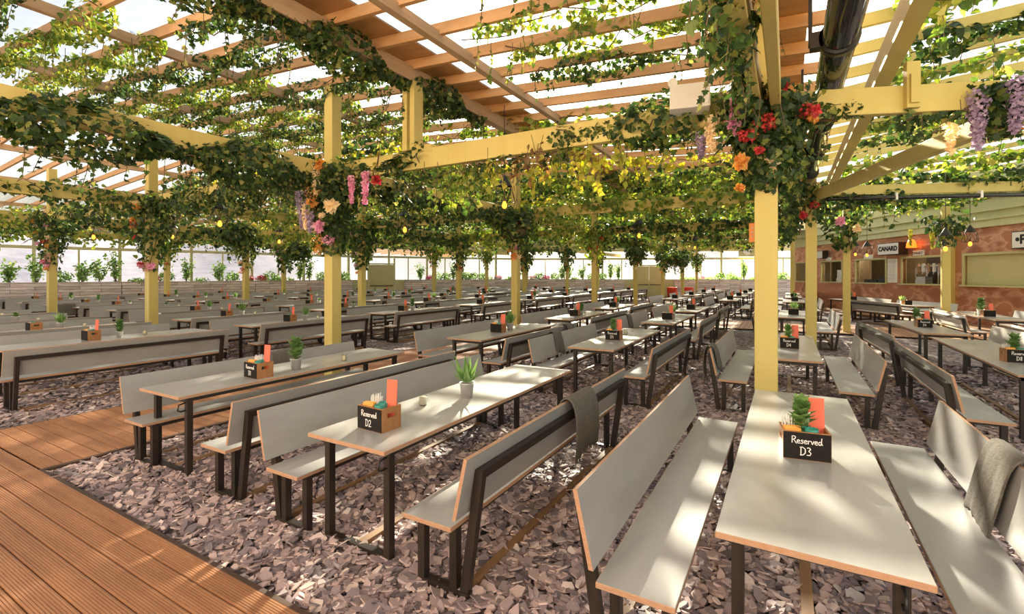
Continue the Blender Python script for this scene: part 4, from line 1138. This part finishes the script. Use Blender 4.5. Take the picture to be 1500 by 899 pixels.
beam_ivy((-30, 5.6, BT - .1), (-21.2, 5.6, BT - .1), 130, 'ivy garland on the front cross beam at the windows', ra=.3, rb=.30, drop=-.02, st=2, sl=(.1, .25), det='ME', size=(.12, .18))
beam_ivy((p00[0] - .16, 2.4, BT - .1), (p00[0] - .16, 5.4, BT - .12), 330, 'ivy hanging on the overhead beam pair by the nearest post', ra=.14, rb=.26, drop=.05, st=6)
# joist garlands near
def joist_y(k): return -2.6 + .74 * k
jg = [(6, -13, -7.4, 'ivy', 260), (7, -11.5, -7.2, 'ivy_light', 240), (8, -13, -7.6, 'ivy_light', 240), (9, -12, -5.6, 'ivy', 240), (10, -13, -7.5, 'ivy_light', 260), (11, -13, -5.5, 'ivy', 220), (12, -12, -7.0, 'ivy_light', 230),
      (13, -13.4, -5.6, 'ivy', 200), (14, -13, -6.5, 'ivy_light', 200), (7, -2.4, -.5, 'ivy_light', 150), (8, -2.2, -.3, 'ivy_gold', 200), (9, -2.6, -.3, 'ivy', 160), (10, -3.3, -.3, 'ivy_light', 150), (11, -3.2, -.2, 'ivy_light', 170), (12, -3.3, -.2, 'ivy', 190), (6, -1.8, -.3, 'ivy_light', 100),
      (8, -6.8, -5.3, 'ivy', 200), (5, -12, -8.4, 'ivy_light', 170), (4, -10, -8.2, 'ivy', 190)]
for q, (k_, xa, xb, mt, dn) in enumerate(jg):
    yy = joist_y(k_)
    beam_ivy((xa, yy, zr(xa)), (xb, yy, zr(xb)), dn * (1.7 if xa < -4 else 1), f"ivy garland along a roof joist, {'boardwalk' if xa < -4 else 'golden beam'} side, joist {k_ + 1}", mat=mt, det='ME' if xa < -9 else 'HI', ra=.19 if xa < -4 else .14, rb=.2 if xa < -4 else .16, drop=.07, st=5, sl=(.1, .4), clump=.8)
# further ceilings: ivy lattice on every other joist, and on cross beams
for k_ in range(15, 30, 1):
    yy = joist_y(k_)
    for s_, (xa, xb) in enumerate(((-8.2, -.3), (-19, -8.4), (-30, -19.2))):
        if s_ == 2 and k_ % 2: continue
        if s_ == 0 and k_ in (16, 18, 19, 21): continue
        dn = (60 if k_ < 23 else 125, 85, 55)[s_]
        beam_ivy((xa, yy, zr(xa) - .02), (xb, yy, zr(xb) - .02), dn, f"ivy garland along far roof joist {k_ + 1}, {('near the posts', 'past the boardwalk', 'by the windows')[s_]}", mat=('ivy_light', 'ivy', 'ivy_gold' if k_ % 4 == 0 else 'ivy_light')[(k_ + s_) % 3], det='LO', size=(.11, .19), ra=.17, rb=.2, drop=.06, st=1, sl=(.15, .5), clump=.7)
for k_, yy in enumerate((20.1, 21.8, 23.5, 25.4, 27.4, 29.6, 32, 34.5, 37.5, 41)):
    for s_, (xa, xb) in enumerate(((-12, -.2), (-27, -12.2))):
        if s_ == 1 and yy > 36: continue
        beam_ivy((xa, yy, zr(xa) - .1), (xb, yy, zr(xb) - .1), 60, f"ivy garland under the far roof, {ORD[k_]} line past the crossing, {('bar', 'window')[s_]} half", mat=('ivy_light', 'ivy')[(k_ + s_) % 2], det='LO', size=(.16, .26), ra=.25, rb=.3, drop=.1, st=1, sl=(.2, .6), clump=.6)
for j in range(1, 7):
    xs = [p[0] for (i, jj), p in POSTS.items() if jj == j]
    for s_, (xa, xb) in enumerate(((-7, -.3), (-13.6, -7.2), (-20.2, -13.8), (-28, -20.4))):
        if xa < min(xs) - 3: continue
        sz = (.10, .16) if j < 2 else (.15, .24) if j < 4 else (.2, .3)
        bz = (BT if j < 3 else 4.32) - .06
        beam_ivy((xa, PY[j] + .16, bz), (xb, PY[j] + .16, bz), (190, 130, 85, 60, 50, 45)[j - 1], f"ivy garland on the {ORD[j]} cross beam, {ORD[s_]} span from the bar", mat=('ivy', 'ivy_light')[(j + s_) % 2], det='ME' if j < 2 else 'LO', size=sz, ra=.28, rb=.30, drop=.02, st=3 if j < 2 else 1, sl=(.15, .35))
for i in range(1, 5):
    x = -.15 - 6.6 * i
    for s_, (ya, yb) in enumerate(((1.5, 5.4), (5.8, 11.7), (12.1, 18), (18.4, 24.4), (24.8, 31))):
        if i == 1 and s_ < 2 or not inside(x, yb): continue
        d_ = -x * SA + ya * CA
        beam_ivy((x, ya, BT - .1), (x, yb, BT - .1), 200 if d_ < 14 else 90 if d_ < 22 else 50, f"ivy garland on the beam over the {COLN[i]}, {ORD[s_]} span", mat=('ivy', 'ivy_light')[(i + s_) % 2], det='ME' if d_ < 14 else 'LO', size=(.08, .14) if d_ < 14 else (.15, .24), ra=.28, rb=.28, drop=.04, st=2, sl=(.15, .35))
beam_ivy((-.05, 6, BT - .1), (.0, 11.6, BT - .1), 230, 'ivy garland on the beam behind the nearest post', ra=.25, rb=.3, drop=.1, st=4, det='ME', size=(.08, .13))
beam_ivy((.0, 12, BT - .1), (.0, 23, BT - .1), 90, 'ivy garland on the far beam of the D3 row', ra=.28, rb=.32, drop=.1, st=3, det='LO', size=(.14, .22))
# right wing ivy
def E(k, q=q0): p = q + E1 * k; return (p.x, p.y)
beam_ivy((*E(1.78), 3.64), (*E(3.6), 3.62), 420, 'ivy and wisteria garland at the far end of the pale yellow beam', ra=.2, rb=.28, drop=.06, st=6)
beam_ivy((*E(.15), 3.55), (*E(.75), 3.6), 420, 'ivy tuft where the pale yellow beam leaves the nearest post', ra=.16, rb=.2, drop=.05, st=4)
beam_ivy((*E(1.1), 3.44), (*E(2.0), 3.46), 90, 'thin dark ivy trail below the pale yellow beam', ra=.1, rb=.08, drop=.02, st=4, sl=(.05, .18))
beam_ivy((*E(.2, q1), 3.6), (*E(1.6, q1), 3.62), 260, 'dark ivy clump on the yellow beam beside the post behind', ra=.2, rb=.26, drop=.16, st=7, sl=(.2, .6), det='ME', size=(.08, .13))
beam_ivy((*E(2.6, q1), 3.70), (*E(6, q1), 3.70), 120, 'ivy sprigs trailing over the yellow beam above the black pipe', ra=.12, rb=.14, drop=-.05, st=2, sl=(.1, .3), det='ME', size=(.08, .13))
for q in range(9):
    ya = 2.6 + q * 1.25; xa = 1.1 + .12 * (q % 3)
    A_ = (xa, ya, zr(xa) - .03); B_ = (xa + 6, ya + 6 * TN, zr(xa + 6) - .03)
    beam_ivy(A_, B_, (150, 190, 120)[q % 3], f"ivy garland along a bar side roof rafter, {ORD[q]} from the front", mat=('ivy', 'ivy_light')[q % 2], det='ME', size=(.08, .14), ra=.2, rb=.18, drop=.04, st=2, sl=(.1, .35), clump=.85)
for q in range(5):
    ya = 14 + q * 2.2
    beam_ivy((1.0, ya, 4.5), (6.5, ya + 2, 4.75), 90, f"ivy garland on a far bar side rafter, {ORD[q]} back", mat=('ivy_light', 'ivy')[q % 2], det='LO', size=(.13, .2), ra=.2, rb=.2, drop=.04, st=2, sl=(.1, .4), clump=.8)

# flowers at the posts
def petals_cone(P, ln, r, n, size=(.03, .05), droop=True):
    L = Leaves(); t = rng.uniform(0, 1, n); rad = r * (1 - .75 * t) * rng.uniform(.5, 1.05, n); a = rng.uniform(0, 2 * np.pi, n)
    pos = np.array(P)[None] + np.stack([rad * np.cos(a), rad * np.sin(a), -t * ln], 1)
    L.add(pos, np.stack([np.cos(a), np.sin(a), rng.normal(0, .4, n)], 1) + rng.normal(0, .4, (n, 3)), rng.normal(0, .8, (n, 3)) + [0, 0, -.2], rng.uniform(*size, n))
    return L
def bloom(P, r, n=30):
    L = Leaves()
    for k in range(n):
        z = 1 - 1.5 * k / n; a = k * 2.4; q = math.sqrt(max(0, 1 - z * z)); d = np.array([q * math.cos(a), q * math.sin(a), z]) * .8 + np.array([0, -.35, -.1])
        L.add(np.array(P) + d * r * .3, d + rng.normal(0, .2, 3), np.cross(d, rng.normal(0, 1, 3)) + d * .5, r * 1.1)
    return L
def arrangement(px, z0, z1, rad, dens, lab, flowers, det='HI', size=(.05, .09), mat='ivy', ferns=5, top=1.5, s=.1):
    r = empty('flower_arrangement', (px[0], px[1], 0)); tag(r, lab, 'flowers', 'flower arrangements on posts')
    L = Leaves(); ex = MB(); n = int(dens * (z1 - z0))
    t = rng.uniform(0, 1, n) ** (1 / top); th = rng.uniform(0, 2 * np.pi, n); q = s * 1.25 + (rad - s) * t * rng.uniform(.2, 1, n) + rng.uniform(0, .06, n)
    P = np.stack([q * np.cos(th), q * np.sin(th), z0 + (z1 - z0) * t], 1)
    L.add(P, np.stack([np.cos(th), np.sin(th), 0 * th], 1) + rng.normal(0, .5, (n, 3)), rng.normal(0, .7, (n, 3)) + [0, 0, -.7], rng.uniform(*size, n))
    for _ in range(ferns):
        a = rng.uniform(0, 6.28); fern(L, (math.cos(a) * s, math.sin(a) * s, z0 + (z1 - z0) * rng.uniform(.4, .9)), (math.cos(a), math.sin(a), .25), rng.uniform(.3, .5) * (1 if det == 'HI' else 1.3), .11)
    for k in range(4):
        a = k * 1.57 + .6; ex.tube([((s + .04) * math.cos(a + q_ * .5), (s + .04) * math.sin(a + q_ * .5), z0 + (z1 - z0) * q_ / 6) for q_ in range(7)], .008, 5)
    link('foliage', L.mesh('foliage', M[mat], det, ex), r)
    for kind, mt, dx, dy, dz, ln, w_ in flowers:
        if kind == 'w': Lf = petals_cone((dx, dy, dz), ln, w_, int(260 * ln / .35)); link('wisteria_spray', Lf.mesh('wisteria_spray', M[mt], 'LO'), r)
        elif kind == 'b':
            Lf = bloom((dx, dy, dz), ln); link('bloom', Lf.mesh('bloom', M[mt], 'ME'), r)
        else:
            Lf = Leaves(); ball(Lf, (dx, dy, dz), ln, 90, (.025, .045), .8); link('blossom_cluster', Lf.mesh('blossom_cluster', M[mt], 'LO'), r)
    return r
# the two front posts
arrangement(p10, 2.2, 3.72, .52, 2000, 'big flower arrangement with purple wisteria round the front boardwalk post', [
    ('w', 'petal_purple', -.26, -.40, 3.28, .62, .13), ('w', 'petal_purple', -.05, -.42, 2.95, .35, .09), ('w', 'petal_cream', .10, -.42, 3.66, .46, .09), ('b', 'petal_orange', .22, -.42, 3.68, .11, 0), ('w', 'petal_cream', -.12, -.44, 3.05, .42, .08),
    ('c', 'petal_orange', .02, -.42, 3.25, .15, 0), ('b', 'petal_orange', .06, -.46, 3.05, .1, 0), ('b', 'petal_cream', .34, -.3, 3.0, .13, 0), ('b', 'petal_pink', .14, -.38, 2.66, .12, 0), ('c', 'petal_pink', .22, -.28, 2.45, .1, 0), ('c', 'petal_orange', -.05, -.25, 2.45, .12, 0),
    ('w', 'petal_pink', .75, -.25, 3.45, .42, .05), ('w', 'petal_pink', 1.0, -.2, 3.5, .5, .06), ('b', 'petal_red', 1.25, -.2, 3.35, .09, 0), ('c', 'petal_orange', -.1, -.22, 2.3, .1, 0), ('b', 'petal_cream', .12, -.3, 2.85, .07, 0)], ferns=9, top=1.5)
arrangement(p00, 2.72, 3.74, .46, 2200, 'flower arrangement with red roses round the nearest yellow post', [
    ('w', 'petal_pink', -.26, -.30, 3.68, .38, .06), ('b', 'petal_pink', -.28, -.36, 3.40, .08, 0), ('w', 'petal_cream', -.50, -.25, 3.50, .34, .08), ('w', 'petal_purple', -.62, -.1, 3.4, .25, .07), ('b', 'petal_red', .16, -.22, 3.72, .06, 0), ('b', 'petal_red', .1, -.25, 3.62, .06, 0), ('c', 'petal_red', .36, -.22, 3.45, .09, 0), ('b', 'petal_red', .42, -.25, 3.42, .06, 0),
    ('c', 'petal_red', .0, -.36, 3.35, .1, 0), ('c', 'petal_red', -.16, -.36, 3.25, .09, 0), ('b', 'petal_orange', -.22, -.3, 3.0, .09, 0), ('b', 'petal_cream', .06, -.16, 3.0, .08, 0), ('b', 'petal_cream', .06, -.14, 2.9, .07, 0), ('c', 'petal_orange', .4, -.2, 3.38, .05, 0), ('c', 'petal_orange', -.22, -.3, 2.75, .04, 0), ('b', 'petal_red', -.05, -.3, 3.1, .05, 0)], ferns=10, top=1.2, size=(.045, .08))
ro = E(1.98); arrangement(ro, 3.2, 3.75, .3, 500, 'purple wisteria bunch on the pale yellow beam', [('w', 'petal_purple', -.2, -.2, 3.62, .55, .1), ('w', 'petal_purple', .05, -.22, 3.7, .5, .09), ('w', 'petal_pink', .3, -.2, 3.7, .35, .08), ('w', 'petal_purple', .5, -.2, 3.6, .45, .09), ('w', 'petal_cream', -.38, -.15, 3.35, .28, .06), ('c', 'petal_orange', .2, -.25, 3.2, .1, 0)], top=1, s=.05)
arrangement(RP[0][:2], 2.95, 3.8, .45, 420, 'dark ivy and flower bunch high on the post behind the nearest one', [('b', 'petal_red', -.15, -.3, 3.1, .09, 0), ('c', 'petal_red', .05, -.3, 3.3, .1, 0), ('b', 'petal_pink', .5, -.2, 2.95, .1, 0)], 'ME', (.08, .13), ferns=3)
arrangement((RP[2][0] - .1, RP[2][1] - .1), 2.65, 3.9, .8, 260, 'trailing ivy clump on the post in front of the bar', [('b', 'petal_cream', .3, -.6, 3.3, .14, 0)], 'ME', (.12, .19), ferns=3)
arrangement(RP[3][:2], 2.8, 3.75, .75, 170, 'ivy and yellow blossom bunch on the post by the beer tap hatch', [('w', 'ivy_gold', -.9, -.3, 3.3, .5, .06), ('w', 'ivy_gold', -.4, -.4, 3.2, .5, .07), ('c', 'ivy_gold', .3, -.4, 3.0, .15, 0)], 'ME', (.12, .2), ferns=4)
for (i, j), p in POSTS.items():
    if (i, j) in ((0, 0), (1, 0)) or not seen(p[0], p[1], 2.5, 40): continue
    d_ = prj(p[0], p[1])[2]; z0 = rng.uniform(1.8, 2.35)
    if (i, j) == (2, 0): z0 = 1.95
    sc = 1 if d_ < 16 else 1.5 if d_ < 26 else 2
    fl = []
    for q in range(13 if d_ < 16 else 5):
        a = rng.uniform(-2.6, -.3); t = rng.uniform(0, 1); rr = .18 + .25 * t
        fl.append(('c', rng.choice(['petal_orange', 'petal_red', 'petal_pink', 'petal_orange', 'petal_cream']), rr * math.cos(a), rr * math.sin(a), z0 + (3.6 - z0) * t, .075 * sc ** .5, 0))
    arrangement(p, z0, 3.7, .55 if d_ < 16 else .75, 520 / sc ** 1.5, f"ivy and blossom bunch on the {ORD[j]} post of the {COLN[i]}", fl, 'ME' if d_ < 18 else 'LO', (.08 * sc, .13 * sc), rng.choice(['ivy', 'ivy', 'ivy_light']), 4 if d_ < 16 else 0, 2.2)

# hanging baskets
for (u, v, fw, r_, lab) in ((345, 342, 11.5, .46, 'larger leafy hanging basket between the window side posts'), (437, 368, 13, .31, 'smaller round hanging basket near the front boardwalk post'), (931, 372, 22, .5, 'trailing hanging basket in front of the back doors'), (757, 330, 13.2, .62, 'wide dark fern basket in front of the second boardwalk post'), (985, 378, 20, .55, 'trailing ivy basket under the beam near the back doors')):
    p = atd(u, v, fw); ob = empty('hanging_basket', p); tag(ob, lab, 'basket', 'hanging baskets')
    L = Leaves(); ball(L, (0, 0, 0), r_, int(420), (.09, .15), .7); strands(L, (-r_ * .6, 0, -r_ * .4), (r_ * .6, 0, -r_ * .4), 14, (.1, .45), size=(.07, .11))
    for q in range(8): a = rng.uniform(0, 6.28); fern(L, (0, 0, .1), (math.cos(a), math.sin(a), .4), r_ * 1.2, .13)
    link('foliage', L.mesh('foliage', M['ivy'], 'ME'), ob)
    o = MB(); o.lathe([(0, -r_ * .55), (r_ * .4, -r_ * .4), (r_ * .55, 0), (r_ * .5, 0)], 14); o.build('basket_bowl', M['vine'], ob)
    o = MB(); top = zr(p[0]) - p[2]
    for q in range(3): a = q * 2.09; o.tube([(r_ * .5 * math.cos(a), r_ * .5 * math.sin(a), 0), (0, 0, r_ * 1.2)], .006, 5)
    o.tube([(0, 0, r_ * 1.2), (0, 0, top)], .006, 5); o.build('chain', M['black'], ob)

# pendant lamps
def pendant(u, v, fw, lab, lit=True, light=0.0, pos=None):
    p = pos if pos else atd(u, v, fw)
    r = empty('pendant_lamp', p); tag(r, lab, 'lamp', 'cage pendant lamps')
    top = zr(p[0]) - p[2]
    o = MB(); o.tube([(0, 0, .52), (0, 0, top)], .007, 6); o.build('cord', M['black'], r)
    o = MB(); n = 5; ap = (0, 0, .52); ring = [(.15 * math.cos(k * 6.283 / n), .15 * math.sin(k * 6.283 / n), .30) for k in range(n)]
    for k in range(n): o.add([ap, ring[k], ring[(k + 1) % n], (0, 0, .50)], [(0, 1, 2), (3, 2, 1), (0, 2, 3), (0, 3, 1)])
    o.build('shade', M['black'], r)
    o = MB(); rg2 = [(.19 * math.cos(k * 6.283 / n + .6), .19 * math.sin(k * 6.283 / n + .6), .02) for k in range(n)]
    for k in range(n): o.tube([ring[k], rg2[k]], .005, 5); o.tube([ring[k], rg2[k - 1]], .005, 5); o.tube([rg2[k], rg2[(k + 1) % n]], .005, 5)
    o.build('wire_cage', M['black'], r)
    o = MB(); o.tube([(0, 0, .1), (0, 0, .32)], .006, 6); o.tube([(0, 0, .03), (0, 0, .10)], .022, 10); o.build('socket', M['vine'], r)
    o = MB(); o.lathe([(.015, .04), (.025, .02), (.042, -.02), (.048, -.05), (.04, -.085), (.02, -.105), (0, -.11)], 14); o.build('bulb', M['amber'], r)
    if light:  # only the added fill pendants carry a point light
        li = bpy.data.lights.new('fill_light', 'POINT'); li.energy = light; li.color = (1, .70, .40); li.shadow_soft_size = .25
        lo = bpy.data.objects.new('fill_light', li); C.objects.link(lo); lo.location = (p[0], p[1], p[2] - .3)
for u, v, fw, lab in ((739, 297, 8.7, 'cage pendant lamp with glowing bulb under the golden beam'), (593, 334, 11.5, 'cage pendant lamp among flowers left of the second boardwalk post'), (322, 325, 10.6, 'cage pendant lamp over the first row past the boardwalk'), (137, 345, 14, 'cage pendant lamp in front of the windows by the twin plaques'),
                      (409, 352, 16, 'cage pendant lamp between the two hanging baskets'), (936, 343, 14, 'cage pendant lamp over the D2 row near the back doors'), (1385, 362, 12.2, 'cage pendant lamp before the beer tap hatch post'), (1421, 355, 13.6, 'cage pendant lamp before the shuttered hatch'), (1270, 372, 18, 'cage pendant lamp left of the CANARD sign'), (1253, 371, 19.5, 'cage pendant lamp furthest left before the copper bar'), (253, 345, 17, 'cage pendant lamp with its shade against the windows'), (1018, 361, 22, 'cage pendant lamp near the nearest post and back wall')):
    pendant(u, v, fw, lab)
for k_, (xx, yy) in enumerate(((-6.5, -4.4), (-3.2, -4.0), (.4, -4.4), (3.4, -4.0), (-10, -4.2))):  # unseen pendants added behind the camera as warm fill
    pendant(0, 0, 0, f"added warm fill lamp behind the camera, {ORD[k_]} of its line", True, 330, (xx, yy, 3.5))
print('garlands', NG[0], 'objects', len(C.objects), 'verts', sum(len(m.vertices) for m in bpy.data.meshes))
